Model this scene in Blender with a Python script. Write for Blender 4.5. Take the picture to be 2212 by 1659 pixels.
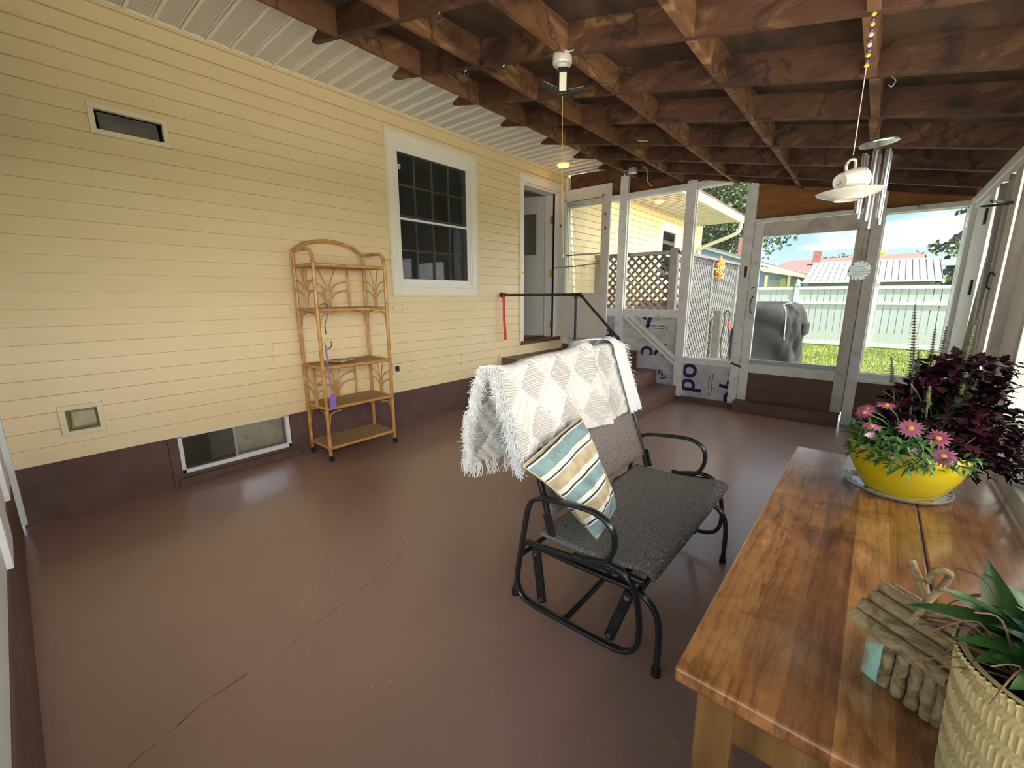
import bpy, bmesh, math, random
from mathutils import Vector, Matrix
for o in list(bpy.data.objects): bpy.data.objects.remove(o)
S = bpy.context.scene
C = S.collection
PI = math.pi
R = math.radians

# ------------------------------------------------------------------ camera
cd = bpy.data.cameras.new('camera'); cam = bpy.data.objects.new('camera', cd); C.objects.link(cam)
S.camera = cam
F = 919.171
cd.sensor_fit = 'HORIZONTAL'; cd.sensor_width = 36.0; cd.lens = F / 2212 * 36.0
cd.clip_start = 0.02; cd.clip_end = 400
yaw, pitch, roll = .7043, .2064, -.0027
fw = Vector((-math.sin(yaw)*math.cos(pitch), math.cos(yaw)*math.cos(pitch), -math.sin(pitch)))
r0 = Vector((math.cos(yaw), math.sin(yaw), 0)); u0 = r0.cross(fw)
rr = math.cos(roll)*r0 + math.sin(roll)*u0; uu = -math.sin(roll)*r0 + math.cos(roll)*u0
cam.matrix_world = Matrix(((rr.x, uu.x, -fw.x, 3.694), (rr.y, uu.y, -fw.y, 0), (rr.z, uu.z, -fw.z, 1.3547), (0, 0, 0, 1)))

# ------------------------------------------------------------------ world, sun, exposure
S.view_settings.view_transform = 'Standard'; S.view_settings.look = 'None'
S.view_settings.gamma = 1; S.view_settings.use_curve_mapping = False
S.view_settings.exposure = 1.16
W = bpy.data.worlds.new('world'); S.world = W; W.use_nodes = True
def build_world():
    nt = W.node_tree; N = nt.nodes; L = nt.links; N.clear()
    out = N.new('ShaderNodeOutputWorld'); bg = N.new('ShaderNodeBackground'); L.new(bg.outputs[0], out.inputs[0])
    tc = N.new('ShaderNodeTexCoord'); sep = N.new('ShaderNodeSeparateXYZ'); L.new(tc.outputs['Generated'], sep.inputs[0])
    grad = N.new('ShaderNodeValToRGB'); L.new(sep.outputs['Z'], grad.inputs[0])
    e = grad.color_ramp.elements
    e[0].position = 0.0; e[0].color = (.74, .88, .95, 1); e[1].position = .6; e[1].color = (.30, .58, .92, 1)
    m = e.new(.14); m.color = (.36, .68, .92, 1)
    # clouds on a flat layer seen in perspective
    mp = N.new('ShaderNodeMapping'); mp.inputs['Scale'].default_value = (1.0, 1.0, 4.2); mp.inputs['Location'].default_value = (.35, .2, .1); L.new(tc.outputs['Generated'], mp.inputs[0])
    no = N.new('ShaderNodeTexNoise'); no.inputs['Scale'].default_value = 4.2; no.inputs['Detail'].default_value = 7; no.inputs['Roughness'].default_value = .58
    L.new(mp.outputs[0], no.inputs[0])
    cr = N.new('ShaderNodeValToRGB'); cr.color_ramp.elements[0].position = .46; cr.color_ramp.elements[1].position = .57; L.new(no.outputs[0], cr.inputs[0])
    mix = N.new('ShaderNodeMix'); mix.data_type = 'RGBA'; L.new(cr.outputs[0], mix.inputs[0]); L.new(grad.outputs[0], mix.inputs[6]); mix.inputs[7].default_value = (.97, .98, 1.0, 1)
    # bright bank added to the eastern sky, out of view, to light the porch
    def mr(sock, a, b):
        n = N.new('ShaderNodeMapRange'); n.interpolation_type = 'SMOOTHSTEP'; n.inputs[1].default_value = a; n.inputs[2].default_value = b; L.new(sock, n.inputs[0]); return n.outputs[0]
    def mth(op, a, b=None):
        n = N.new('ShaderNodeMath'); n.operation = op
        for i, v in enumerate((a, b)):
            if v is None: continue
            if isinstance(v, (int, float)): n.inputs[i].default_value = v
            else: L.new(v, n.inputs[i])
        return n.outputs[0]
    dt = N.new('ShaderNodeVectorMath'); dt.operation = 'DOT_PRODUCT'; L.new(tc.outputs['Generated'], dt.inputs[0]); dt.inputs[1].default_value = Vector((.97, -.22, .05)).normalized()
    ea = mr(dt.outputs['Value'], .30, .85); lo = mth('SUBTRACT', 1, mr(sep.outputs['Z'], .45, .75))
    so = mr(mth('MULTIPLY', sep.outputs['Y'], -1), .35, .8)
    fac = mth('MULTIPLY', lo, mth('ADD', mth('MULTIPLY', ea, EAST), mth('MULTIPLY', so, SOUTH)))
    tot = mth('ADD', fac, 1.0)
    wm = N.new('ShaderNodeMix'); wm.data_type = 'RGBA'; L.new(ea, wm.inputs[0]); L.new(mix.outputs[2], wm.inputs[6]); wm.inputs[7].default_value = (1.0, .95, .87, 1)
    L.new(wm.outputs[2], bg.inputs[0]); L.new(mth('MULTIPLY', tot, SKY), bg.inputs[1])
EAST, SOUTH, SKY = 6.0, 0.0, 0.66
build_world()
sd = bpy.data.lights.new('sun', 'SUN'); sun = bpy.data.objects.new('sun', sd); C.objects.link(sun)
sd.energy = 13.0; sd.angle = R(.6); sd.color = (1, .96, .91)
sun.rotation_euler = Vector((.60, -.22, 1.6)).to_track_quat('Z', 'Y').to_euler()

# ------------------------------------------------------------------ materials
def mat(name, col=(.8, .8, .8), rough=.6, cols=None, scale=5.0, stretch=(1, 1, 1), bump=0.0, bscale=None, metal=0.0, detail=6, dist=0.0, spec=.5, coords='Object', coat=0, emit=None, trans=0):
    m = bpy.data.materials.new(name); m.use_nodes = True
    nt = m.node_tree; N = nt.nodes; L = nt.links; b = N['Principled BSDF']
    b.inputs['Base Color'].default_value = (*col, 1); b.inputs['Roughness'].default_value = rough; b.inputs['Metallic'].default_value = metal
    b.inputs['Specular IOR Level'].default_value = spec
    if coat: b.inputs['Coat Weight'].default_value = coat; b.inputs['Coat Roughness'].default_value = .16
    if trans: b.inputs['Transmission Weight'].default_value = trans
    if emit: b.inputs['Emission Color'].default_value = (*emit[0], 1); b.inputs['Emission Strength'].default_value = emit[1]
    tc = N.new('ShaderNodeTexCoord')
    if cols or bump:
        mp = N.new('ShaderNodeMapping'); mp.inputs['Scale'].default_value = stretch; L.new(tc.outputs[coords], mp.inputs[0])
    if cols:
        no = N.new('ShaderNodeTexNoise'); no.inputs['Scale'].default_value = scale; no.inputs['Detail'].default_value = detail; no.inputs['Distortion'].default_value = dist
        L.new(mp.outputs[0], no.inputs[0]); cr = N.new('ShaderNodeValToRGB'); L.new(no.outputs[0], cr.inputs[0])
        el = cr.color_ramp.elements
        for i, (p, c) in enumerate(cols):
            x = el[i] if i < 2 else el.new(p)
            x.position = p; x.color = (*c, 1)
        L.new(cr.outputs[0], b.inputs['Base Color'])
    if bump:
        n2 = N.new('ShaderNodeTexNoise'); n2.inputs['Scale'].default_value = bscale or scale*4; n2.inputs['Detail'].default_value = 5
        L.new(mp.outputs[0], n2.inputs[0]); bp = N.new('ShaderNodeBump'); bp.inputs['Strength'].default_value = bump; bp.inputs['Distance'].default_value = .01
        L.new(n2.outputs[0], bp.inputs['Height']); L.new(bp.outputs[0], b.inputs['Normal'])
    m['_b'] = 0
    return m
def nodes(m): return m.node_tree.nodes, m.node_tree.links, m.node_tree.nodes['Principled BSDF']
def ramp(N, pts, interp='LINEAR'):
    cr = N.new('ShaderNodeValToRGB'); cr.color_ramp.interpolation = interp; el = cr.color_ramp.elements
    pts = sorted(pts, key=lambda t: t[0])
    for i, (p, c) in enumerate(pts):
        x = el[i] if i < 2 else el.new(p)
        x.position = p; x.color = (*c, 1)
    return cr
M = {}
M['siding'] = mat('yellow_vinyl', rough=.42, cols=[(.35, (.835, .68, .395)), (.7, (.87, .725, .435))], scale=1.2, bump=.10, bscale=60, stretch=(1, .3, 3))
M['siding_trim'] = mat('cream_trim', (.84, .76, .52), .45)
M['found'] = mat('brown_foundation', rough=.75, cols=[(.3, (.105, .058, .050)), (.7, (.15, .085, .072))], scale=6, bump=.5, bscale=22)
M['white'] = mat('white_paint', rough=.5, cols=[(.28, (.66, .67, .66)), (.38, (.82, .85, .87)), (.8, (.87, .90, .93))], scale=7, bump=.25, bscale=40)
M['oldwhite'] = mat('weathered_white_paint', rough=.6, cols=[(.25, (.26, .22, .18)), (.32, (.74, .745, .74)), (.5, (.84, .86, .88)), (.8, (.87, .90, .92))], scale=11, bump=.45, bscale=30)
M['beige'] = mat('dusty_beige_paint', rough=.55, cols=[(.3, (.48, .44, .38)), (.5, (.66, .635, .58)), (.8, (.72, .70, .65))], scale=8, bump=.3, bscale=30)
M['trimwhite'] = mat('white_vinyl', (.84, .84, .80), .35)
M['cream'] = mat('cream_window_casing', rough=.45, cols=[(.3, (.84, .815, .68)), (.7, (.88, .86, .73))], scale=4)
M['dark'] = mat('unlit_room_black', (.012, .012, .012), .8)
M['black'] = mat('black_metal', (.013, .014, .016), .28, metal=0.0, spec=.6, coat=.4)
M['blackpl'] = mat('black_plastic', (.016, .016, .017), .5)
M['ironpipe'] = mat('black_iron_pipe', rough=.5, cols=[(.35, (.02, .022, .022)), (.7, (.07, .075, .07))], scale=30, metal=.5, bump=.3)
M['steel'] = mat('steel', (.62, .62, .64), .22, metal=1.0)
M['galv'] = mat('galvanised', (.55, .56, .57), .4, metal=.8)
M['brass'] = mat('brass', (.75, .52, .12), .3, metal=1.0)
M['rust'] = mat('rusty_iron', rough=.7, cols=[(.3, (.06, .028, .015)), (.7, (.17, .07, .03))], scale=30)
M['darkwood'] = mat('old_brown_board', rough=.8, cols=[(.3, (.05, .022, .014)), (.5, (.13, .062, .034)), (.7, (.20, .10, .055))], scale=3, stretch=(1, 1, 5), dist=1.2, bump=.4)
M['ply'] = mat('orange_plywood', rough=.7, cols=[(.3, (.17, .065, .018)), (.5, (.30, .125, .035)), (.7, (.38, .175, .055))], scale=2.2, stretch=(.6, 1, 4), dist=1.5, bump=.3, bscale=20)
M['plydark'] = mat('dark_plywood', rough=.75, cols=[(.3, (.06, .022, .010)), (.5, (.13, .048, .02)), (.7, (.22, .09, .035))], scale=3, stretch=(1, 1, 3), dist=1.5, bump=.4, bscale=16)
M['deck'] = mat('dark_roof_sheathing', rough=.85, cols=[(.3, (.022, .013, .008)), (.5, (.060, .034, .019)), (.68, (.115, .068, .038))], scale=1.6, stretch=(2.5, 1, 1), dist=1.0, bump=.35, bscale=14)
def rafter_mat(name, dark, mid, lite):
    m = mat(name, rough=.72, cols=[(.30, dark), (.46, mid), (.56, mid), (.72, lite)], scale=3.2, stretch=(1.3, 1.3, 3.0), dist=1.0, bump=.5, bscale=10)
    N, L, b = nodes(m)
    # wandering tide marks of old water stains
    tc = N.new('ShaderNodeTexCoord'); w = N.new('ShaderNodeTexNoise'); w.inputs['Scale'].default_value = 1.7; w.inputs['Detail'].default_value = 6; w.inputs['Distortion'].default_value = .3
    L.new(tc.outputs['Object'], w.inputs[0])
    cr = ramp(N, [(.0, (1, 1, 1)), (.485, (1, 1, 1)), (.50, (.22, .18, .15)), (.52, (.95, .95, .95)), (.60, (.7, .66, .62)), (1, (.6, .56, .52))]); L.new(w.outputs[0], cr.inputs[0])
    mx = N.new('ShaderNodeMix'); mx.data_type = 'RGBA'; mx.blend_type = 'MULTIPLY'; mx.inputs[0].default_value = .85
    src = b.inputs['Base Color'].links[0].from_socket; L.new(src, mx.inputs[6]); L.new(cr.outputs[0], mx.inputs[7]); L.new(mx.outputs[2], b.inputs['Base Color'])
    return m
M['rafter'] = rafter_mat('stained_rafter_wood', (.026, .011, .006), (.088, .037, .017), (.24, .13, .058))
M['block'] = rafter_mat('stained_blocking_wood', (.045, .019, .008), (.19, .090, .037), (.42, .25, .115))
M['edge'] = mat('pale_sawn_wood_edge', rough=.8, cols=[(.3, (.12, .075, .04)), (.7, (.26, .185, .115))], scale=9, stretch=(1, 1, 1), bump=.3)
M['rattan'] = mat('honey_rattan', rough=.38, cols=[(.3, (.46, .22, .055)), (.55, (.62, .33, .095)), (.8, (.74, .44, .16))], scale=14, bump=.2, coat=.3)
M['screen'] = None
M['foam'] = mat('foil_foam_board', rough=.42, cols=[(.35, (.56, .57, .61)), (.55, (.70, .715, .76)), (.75, (.80, .81, .85))], scale=6, stretch=(1, 1, 2.5), bump=.35, bscale=25, metal=.35)
M['navy'] = mat('navy_ink', (.018, .014, .11), .5)
M['ink'] = mat('black_ink', (.03, .03, .035), .6)
M['brownpaint'] = mat('brown_painted_board', rough=.55, cols=[(.3, (.125, .07, .058)), (.7, (.165, .095, .080))], scale=3, stretch=(1, 1, 6), bump=.25)
M['steps'] = mat('brown_painted_steps', rough=.45, cols=[(.3, (.16, .088, .070)), (.7, (.215, .12, .097))], scale=4, bump=.3, bscale=20)
M['grass'] = mat('lawn_grass', rough=.9, spec=.1, cols=[(.3, (.060, .088, .016)), (.55, (.10, .128, .028)), (.75, (.135, .155, .045))], scale=.9, bump=.0)
M['blade'] = mat('grass_blades', rough=.6, spec=.1, cols=[(.3, (.065, .095, .018)), (.6, (.11, .135, .03)), (.75, (.15, .165, .05))], scale=3)
M['fence'] = mat('white_vinyl_fence', (.29, .34, .328), .45)
M['fencetop'] = mat('white_fence_rail', (.37, .40, .395), .45)
M['latdark'] = mat('weathered_dark_lattice', rough=.8, cols=[(.3, (.05, .042, .034)), (.7, (.115, .10, .082))], scale=12)
M['latgrey'] = mat('weathered_grey_lattice', rough=.8, cols=[(.3, (.07, .07, .068)), (.7, (.13, .13, .126))], scale=12)
M['cover'] = mat('grey_vinyl_cover', rough=.85, spec=.15, cols=[(.35, (.010, .010, .010)), (.65, (.028, .028, .028))], scale=3, bump=.3, bscale=9)
M['piping'] = mat('pale_piping', (.42, .41, .40), .6)
M['blanket'] = mat('white_knit_blanket', (.66, .65, .62), .9, spec=.2)
M['cloth'] = mat('smooth_white_cloth', (.66, .67, .68), .8, bump=.2, bscale=90)
M['fringe'] = mat('white_yarn_fringe', (.66, .66, .65), .95, spec=.2)
M['porcelain'] = mat('white_porcelain', (.60, .59, .53), .12, coat=.6)
M['cord'] = mat('pale_cord', (.70, .66, .58), .8)
M['yellowpot'] = mat('yellow_glazed_pot', rough=.22, cols=[(.25, (.26, .20, .015)), (.32, (.50, .38, .008)), (.8, (.55, .43, .010))], scale=9, coat=.4)
M['soil'] = mat('potting_soil', rough=1, cols=[(.3, (.012, .008, .006)), (.7, (.05, .035, .025))], scale=40, bump=1)
M['leafdark'] = mat('burgundy_leaf', rough=.75, cols=[(.38, (.007, .003, .004)), (.58, (.018, .003, .006)), (.74, (.050, .005, .012))], scale=9, spec=.08)
M['leafgreen'] = mat('daisy_leaf_green', rough=.55, cols=[(.3, (.03, .075, .02)), (.7, (.09, .19, .045))], scale=25, spec=.3)
M['salvia'] = mat('pale_flower_spike', rough=.8, spec=.1, cols=[(.3, (.07, .095, .035)), (.7, (.22, .245, .13))], scale=60)
M['spikedark'] = mat('grey_brown_flower_spike', rough=.8, cols=[(.3, (.045, .04, .036)), (.7, (.12, .105, .09))], scale=60)
M['petal'] = mat('pink_petal', rough=.6, cols=[(.35, (.17, .02, .06)), (.62, (.34, .11, .19))], scale=35)
M['petalpale'] = mat('pale_pink_petal', rough=.6, cols=[(.35, (.32, .12, .19)), (.65, (.60, .45, .49))], scale=35)
M['petaleye'] = mat('daisy_centre', (.50, .26, .02), .7)
M['lily'] = mat('glossy_lily_leaf', rough=.24, cols=[(.3, (.018, .055, .012)), (.55, (.045, .125, .025)), (.75, (.11, .23, .05))], scale=14, spec=.5)
M['dead'] = mat('withered_brown_leaf', rough=.7, cols=[(.3, (.05, .022, .010)), (.7, (.16, .085, .035))], scale=20)
M['drift'] = mat('driftwood_sticks', rough=.85, cols=[(.30, (.12, .080, .036)), (.5, (.25, .175, .085)), (.68, (.38, .28, .15))], scale=22, dist=2.5, bump=.6, bscale=120)
M['teal'] = mat('chipped_turquoise_paint', rough=.7, cols=[(.38, (.28, .23, .15)), (.46, (.30, .55, .44)), (.8, (.36, .62, .50))], scale=26, stretch=(1, 1, .4))
M['ribpot'] = mat('cream_ribbed_pot', rough=.5, cols=[(.3, (.40, .32, .145)), (.7, (.48, .385, .185))], scale=9)
M['purple'] = mat('purple_plastic', (.30, .17, .55), .4)
M['red'] = mat('red_strap', (.75, .045, .015), .5)
M['gutter'] = mat('white_gutter', (.46, .47, .42), .5)
M['wire'] = mat('yellowed_cable', (.62, .42, .16), .5)
M['grey_sheet'] = mat('grey_plastic_sheet', rough=.35, cols=[(.3, (.24, .25, .24)), (.7, (.40, .41, .40))], scale=3, stretch=(1, 1, .4), bump=.3, bscale=7)
M['tree'] = mat('maple_leaves', rough=.6, cols=[(.3, (.022, .045, .012)), (.55, (.052, .088, .024)), (.75, (.095, .135, .043))], scale=.9, detail=8)
M['treedark'] = mat('conifer_needles', rough=.7, cols=[(.3, (.025, .045, .025)), (.55, (.065, .095, .048)), (.75, (.12, .155, .08))], scale=1.5, detail=8)
M['treered'] = mat('purple_tree_leaves', rough=.7, cols=[(.3, (.06, .04, .04)), (.7, (.17, .12, .11))], scale=1)
M['treeyel'] = mat('yellow_green_leaves', rough=.7, cols=[(.3, (.25, .32, .05)), (.7, (.50, .55, .12))], scale=1)
M['bark'] = mat('bark', rough=.9, cols=[(.3, (.05, .04, .03)), (.7, (.12, .09, .07))], scale=6)
M['flowers'] = mat('orange_garden_flowers', rough=.7, cols=[(.42, (.10, .15, .03)), (.5, (.40, .30, .03)), (.62, (.45, .12, .03))], scale=5)
M['blue'] = mat('blue_house_siding', rough=.6, cols=[(.3, (.20, .29, .52)), (.7, (.25, .34, .58))], scale=1)
M['greywall'] = mat('grey_house_siding', (.36, .38, .38), .7)
M['cream2'] = mat('cream_porch_paint', (.68, .64, .34), .6)
M['redroof'] = mat('red_shingle_roof', rough=.85, cols=[(.35, (.115, .036, .030)), (.65, (.16, .062, .052))], scale=1.2, stretch=(1, 1, 8))
M['metalroof'] = mat('grey_metal_roof', rough=.85, spec=.2, cols=[(.3, (.11, .12, .127)), (.7, (.14, .15, .157))], scale=1)
M['brick'] = mat('chimney_brick', rough=.9, cols=[(.4, (.22, .08, .065)), (.6, (.32, .14, .11))], scale=5)
M['pinkbrick'] = mat('faded_red_box', rough=.8, cols=[(.4, (.48, .17, .15)), (.6, (.56, .24, .21))], scale=2)
M['roomwall'] = mat('indoor_white_paint', (.70, .68, .62), .6)
M['doorpaint'] = mat('grey_white_door_paint', (.62, .61, .58), .4)
M['stormpaint'] = mat('off_white_storm_door', (.70, .69, .65), .4)
M['hallbrown'] = mat('brown_cupboard', (.30, .17, .075), .5)
M['bead_gold'] = mat('gold_glass_bead', (.75, .55, .06), .15, coat=.5)
M['bead_purple'] = mat('purple_glass_bead', (.10, .03, .12), .15, coat=.5)
M['bead_clear'] = mat('clear_glass_bead', (.62, .66, .62), .1, coat=.6)
M['led'] = mat('pale_led_panel', (.80, .77, .62), .4)
M['warmlamp'] = mat('warm_lamp_glass', (.9, .6, .3), .5, emit=((1, .55, .22), .6))
M['slate'] = mat('pale_painted_plaque', rough=.5, cols=[(.3, (.26, .31, .30)), (.7, (.33, .38, .37))], scale=20)
M['orange'] = mat('orange_silk_leaves', rough=.7, cols=[(.4, (.62, .12, .03)), (.55, (.75, .42, .06)), (.7, (.8, .62, .25))], scale=40)

def glass(name, gloss=.12, tint=(1, 1, 1), rough=0.0, fres=True):
    m = bpy.data.materials.new(name); m.use_nodes = True; N = m.node_tree.nodes; L = m.node_tree.links; N.clear()
    out = N.new('ShaderNodeOutputMaterial'); mix = N.new('ShaderNodeMixShader'); t = N.new('ShaderNodeBsdfTransparent'); g = N.new('ShaderNodeBsdfGlossy')
    t.inputs[0].default_value = (*tint, 1); g.inputs['Roughness'].default_value = rough; g.inputs[0].default_value = (.95, .97, 1, 1)
    L.new(t.outputs[0], mix.inputs[1]); L.new(g.outputs[0], mix.inputs[2]); L.new(mix.outputs[0], out.inputs[0])
    if fres:
        f = N.new('ShaderNodeFresnel'); f.inputs[0].default_value = 1.5
        a = N.new('ShaderNodeMath'); a.operation = 'ADD'; a.inputs[1].default_value = gloss; a.use_clamp = True; L.new(f.outputs[0], a.inputs[0]); L.new(a.outputs[0], mix.inputs[0])
    else: mix.inputs[0].default_value = gloss
    return m
def netting(name, col, cover):
    m = bpy.data.materials.new(name); m.use_nodes = True; N = m.node_tree.nodes; L = m.node_tree.links; N.clear()
    out = N.new('ShaderNodeOutputMaterial'); mix = N.new('ShaderNodeMixShader'); t = N.new('ShaderNodeBsdfTransparent'); d = N.new('ShaderNodeBsdfDiffuse')
    d.inputs[0].default_value = (*col, 1); mix.inputs[0].default_value = cover
    L.new(t.outputs[0], mix.inputs[1]); L.new(d.outputs[0], mix.inputs[2]); L.new(mix.outputs[0], out.inputs[0]); return m
M['screen'] = netting('insect_screen', (.55, .57, .58), .10)
M['winscreen'] = netting('dark_window_screen', (.05, .05, .045), .45)
M['glass'] = glass('window_glass', .03)
M['stormglass'] = glass('storm_door_glass', .16, (.93, .95, .94))
M['dish'] = mat('cut_glass', (.86, .88, .86), .08, trans=.75)

# special materials
def m_floor():
    m = mat('painted_concrete_floor', rough=.33, cols=[(.25, (.30, .180, .148)), (.5, (.35, .213, .178)), (.75, (.38, .24, .205))], scale=1.1, bump=.22, bscale=34, spec=.7, coat=.55)
    N, L, b = nodes(m); tc = N.new('ShaderNodeTexCoord')
    n = N.new('ShaderNodeTexNoise'); n.inputs['Scale'].default_value = 2.2; n.inputs['Detail'].default_value = 4; L.new(tc.outputs['Object'], n.inputs[0])
    mr = N.new('ShaderNodeMapRange'); mr.inputs[1].default_value = .3; mr.inputs[2].default_value = .7; mr.inputs[3].default_value = .30; mr.inputs[4].default_value = .42
    L.new(n.outputs[0], mr.inputs[0]); L.new(mr.outputs[0], b.inputs['Roughness'])
    v = N.new('ShaderNodeTexVoronoi'); v.inputs['Scale'].default_value = 11; L.new(tc.outputs['Object'], v.inputs[0])
    sp = ramp(N, [(.0, (1, 1, 1)), (.035, (1, 1, 1)), (.045, (0, 0, 0))]); L.new(v.outputs['Distance'], sp.inputs[0])
    mx = N.new('ShaderNodeMix'); mx.data_type = 'RGBA'; src = b.inputs['Base Color'].links[0].from_socket
    L.new(sp.outputs[0], mx.inputs[0]); L.new(src, mx.inputs[6]); mx.inputs[7].default_value = (.50, .38, .33, 1); L.new(mx.outputs[2], b.inputs['Base Color'])
    return m
M['floor'] = m_floor()
def m_soffit():
    m = mat('perforated_soffit_vinyl', rough=.5)
    N, L, b = nodes(m); tc = N.new('ShaderNodeTexCoord'); mp = N.new('ShaderNodeMapping'); mp.inputs['Scale'].default_value = (110, 110, 1); L.new(tc.outputs['Object'], mp.inputs[0])
    v = N.new('ShaderNodeTexVoronoi'); v.inputs['Scale'].default_value = 1.0; v.inputs['Randomness'].default_value = .0; L.new(mp.outputs[0], v.inputs[0])
    cr = ramp(N, [(.0, (.28, .27, .24)), (.22, (.44, .425, .38)), (.36, (.72, .70, .64))]); L.new(v.outputs['Distance'], cr.inputs[0]); L.new(cr.outputs[0], b.inputs['Base Color'])
    return m
M['soffit'] = m_soffit()
M['soffit_rib'] = mat('soffit_rib_vinyl', (.88, .86, .78), .45)
def m_table():
    m = mat('worn_honey_table_wood', rough=.30, spec=.5, coat=1.0)
    N, L, b = nodes(m); tc = N.new('ShaderNodeTexCoord')
    sx_ = N.new('ShaderNodeSeparateXYZ'); L.new(tc.outputs['Object'], sx_.inputs[0])
    fx_ = N.new('ShaderNodeMath'); fx_.operation = 'SNAP'; fx_.inputs[1].default_value = .0665; L.new(sx_.outputs['X'], fx_.inputs[0])
    wn_ = N.new('ShaderNodeTexWhiteNoise'); wn_.noise_dimensions = '1D'; L.new(fx_.outputs[0], wn_.inputs['W'])
    br = ramp(N, [(.0, (.20, .082, .030)), (.5, (.32, .145, .050)), (1, (.43, .22, .082))]); L.new(wn_.outputs['Value'], br.inputs[0])
    g = N.new('ShaderNodeTexNoise'); g.inputs['Scale'].default_value = 5; g.inputs['Detail'].default_value = 9; g.inputs['Roughness'].default_value = .65; g.inputs['Distortion'].default_value = .6
    m2 = N.new('ShaderNodeMapping'); m2.inputs['Scale'].default_value = (14, 1.3, 4); L.new(tc.outputs['Object'], m2.inputs[0]); L.new(m2.outputs[0], g.inputs[0])
    gr = ramp(N, [(.3, (.45, .36, .30)), (.5, (.9, .88, .85)), (.7, (1.25, 1.2, 1.1))]); L.new(g.outputs[0], gr.inputs[0])
    mx = N.new('ShaderNodeMix'); mx.data_type = 'RGBA'; mx.blend_type = 'MULTIPLY'; mx.inputs[0].default_value = 1; L.new(br.outputs[0], mx.inputs[6]); L.new(gr.outputs[0], mx.inputs[7])
    # blotchy dark stains and rubbed pale patches
    s = N.new('ShaderNodeTexNoise'); s.inputs['Scale'].default_value = 7.5; s.inputs['Detail'].default_value = 10; s.inputs['Roughness'].default_value = .62; s.inputs['Distortion'].default_value = .8; L.new(tc.outputs['Object'], s.inputs[0])
    sr = ramp(N, [(.33, (.28, .20, .16)), (.46, (.80, .72, .66)), (.58, (1, 1, 1)), (.70, (1.35, 1.5, 1.8))]); L.new(s.outputs[0], sr.inputs[0])
    mx2 = N.new('ShaderNodeMix'); mx2.data_type = 'RGBA'; mx2.blend_type = 'MULTIPLY'; mx2.inputs[0].default_value = .8; L.new(mx.outputs[2], mx2.inputs[6]); L.new(sr.outputs[0], mx2.inputs[7])
    L.new(mx2.outputs[2], b.inputs['Base Color'])
    # fine scratches along the boards
    fs2 = N.new('ShaderNodeTexNoise'); fs2.inputs['Scale'].default_value = 6; fs2.inputs['Detail'].default_value = 6; fs2.inputs['Roughness'].default_value = .75
    m3 = N.new('ShaderNodeMapping'); m3.inputs['Scale'].default_value = (60, 4, 10); L.new(tc.outputs['Object'], m3.inputs[0]); L.new(m3.outputs[0], fs2.inputs[0])
    fr_ = ramp(N, [(.30, (.62, .56, .50)), (.47, (.96, .95, .94)), (.58, (1.05, 1.05, 1.05)), (.70, (1.45, 1.55, 1.75))]); L.new(fs2.outputs[0], fr_.inputs[0])
    mx3 = N.new('ShaderNodeMix'); mx3.data_type = 'RGBA'; mx3.blend_type = 'MULTIPLY'; mx3.inputs[0].default_value = .75; L.new(mx2.outputs[2], mx3.inputs[6]); L.new(fr_.outputs[0], mx3.inputs[7]); L.new(mx3.outputs[2], b.inputs['Base Color'])
    bp = N.new('ShaderNodeBump'); bp.inputs['Strength'].default_value = .25; bp.inputs['Distance'].default_value = .004; L.new(g.outputs[0], bp.inputs['Height']); L.new(bp.outputs[0], b.inputs['Normal'])
    rm = N.new('ShaderNodeMapRange'); rm.inputs[3].default_value = .30; rm.inputs[4].default_value = .48; L.new(s.outputs[0], rm.inputs[0]); L.new(rm.outputs[0], b.inputs['Roughness'])
    return m
M['table'] = m_table()
M['tableleg'] = mat('honey_table_leg_wood', rough=.4, cols=[(.3, (.10, .048, .016)), (.6, (.20, .10, .030)), (.8, (.27, .145, .048))], scale=6, stretch=(3, 3, .5), dist=1, bump=.2)
def m_sling(name, a, c):
    m = mat(name, rough=.65, spec=.3); N, L, b = nodes(m); tc = N.new('ShaderNodeTexCoord')
    mp = N.new('ShaderNodeMapping'); mp.inputs['Scale'].default_value = (1, 1, 1); L.new(tc.outputs['UV'], mp.inputs[0])
    w = N.new('ShaderNodeTexWave'); w.wave_type = 'BANDS'; w.bands_direction = 'X'; w.inputs['Scale'].default_value = 85; w.inputs['Distortion'].default_value = 24; w.inputs['Detail'].default_value = 2.0; w.inputs['Detail Scale'].default_value = .5; mp.inputs['Scale'].default_value = (1, .30, 1)
    L.new(mp.outputs[0], w.inputs[0])
    n = N.new('ShaderNodeTexNoise'); n.inputs['Scale'].default_value = 70; n.inputs['Detail'].default_value = 4; n.inputs['Roughness'].default_value = .8; L.new(tc.outputs['UV'], n.inputs[0])
    ad = N.new('ShaderNodeMath'); ad.operation = 'MULTIPLY'; L.new(w.outputs['Fac'], ad.inputs[0]); L.new(n.outputs[0], ad.inputs[1])
    cr = ramp(N, [(.08, a), (.26, tuple(x*.7+y*.3 for x, y in zip(a, c))), (.55, c)]); L.new(ad.outputs[0], cr.inputs[0]); L.new(cr.outputs[0], b.inputs['Base Color'])
    return m
M['sling'] = m_sling('charcoal_woodgrain_sling', (.055, .050, .046), (.36, .34, .32))
M['slingback'] = m_sling('taupe_woodgrain_sling', (.10, .082, .073), (.34, .30, .28))
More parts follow.
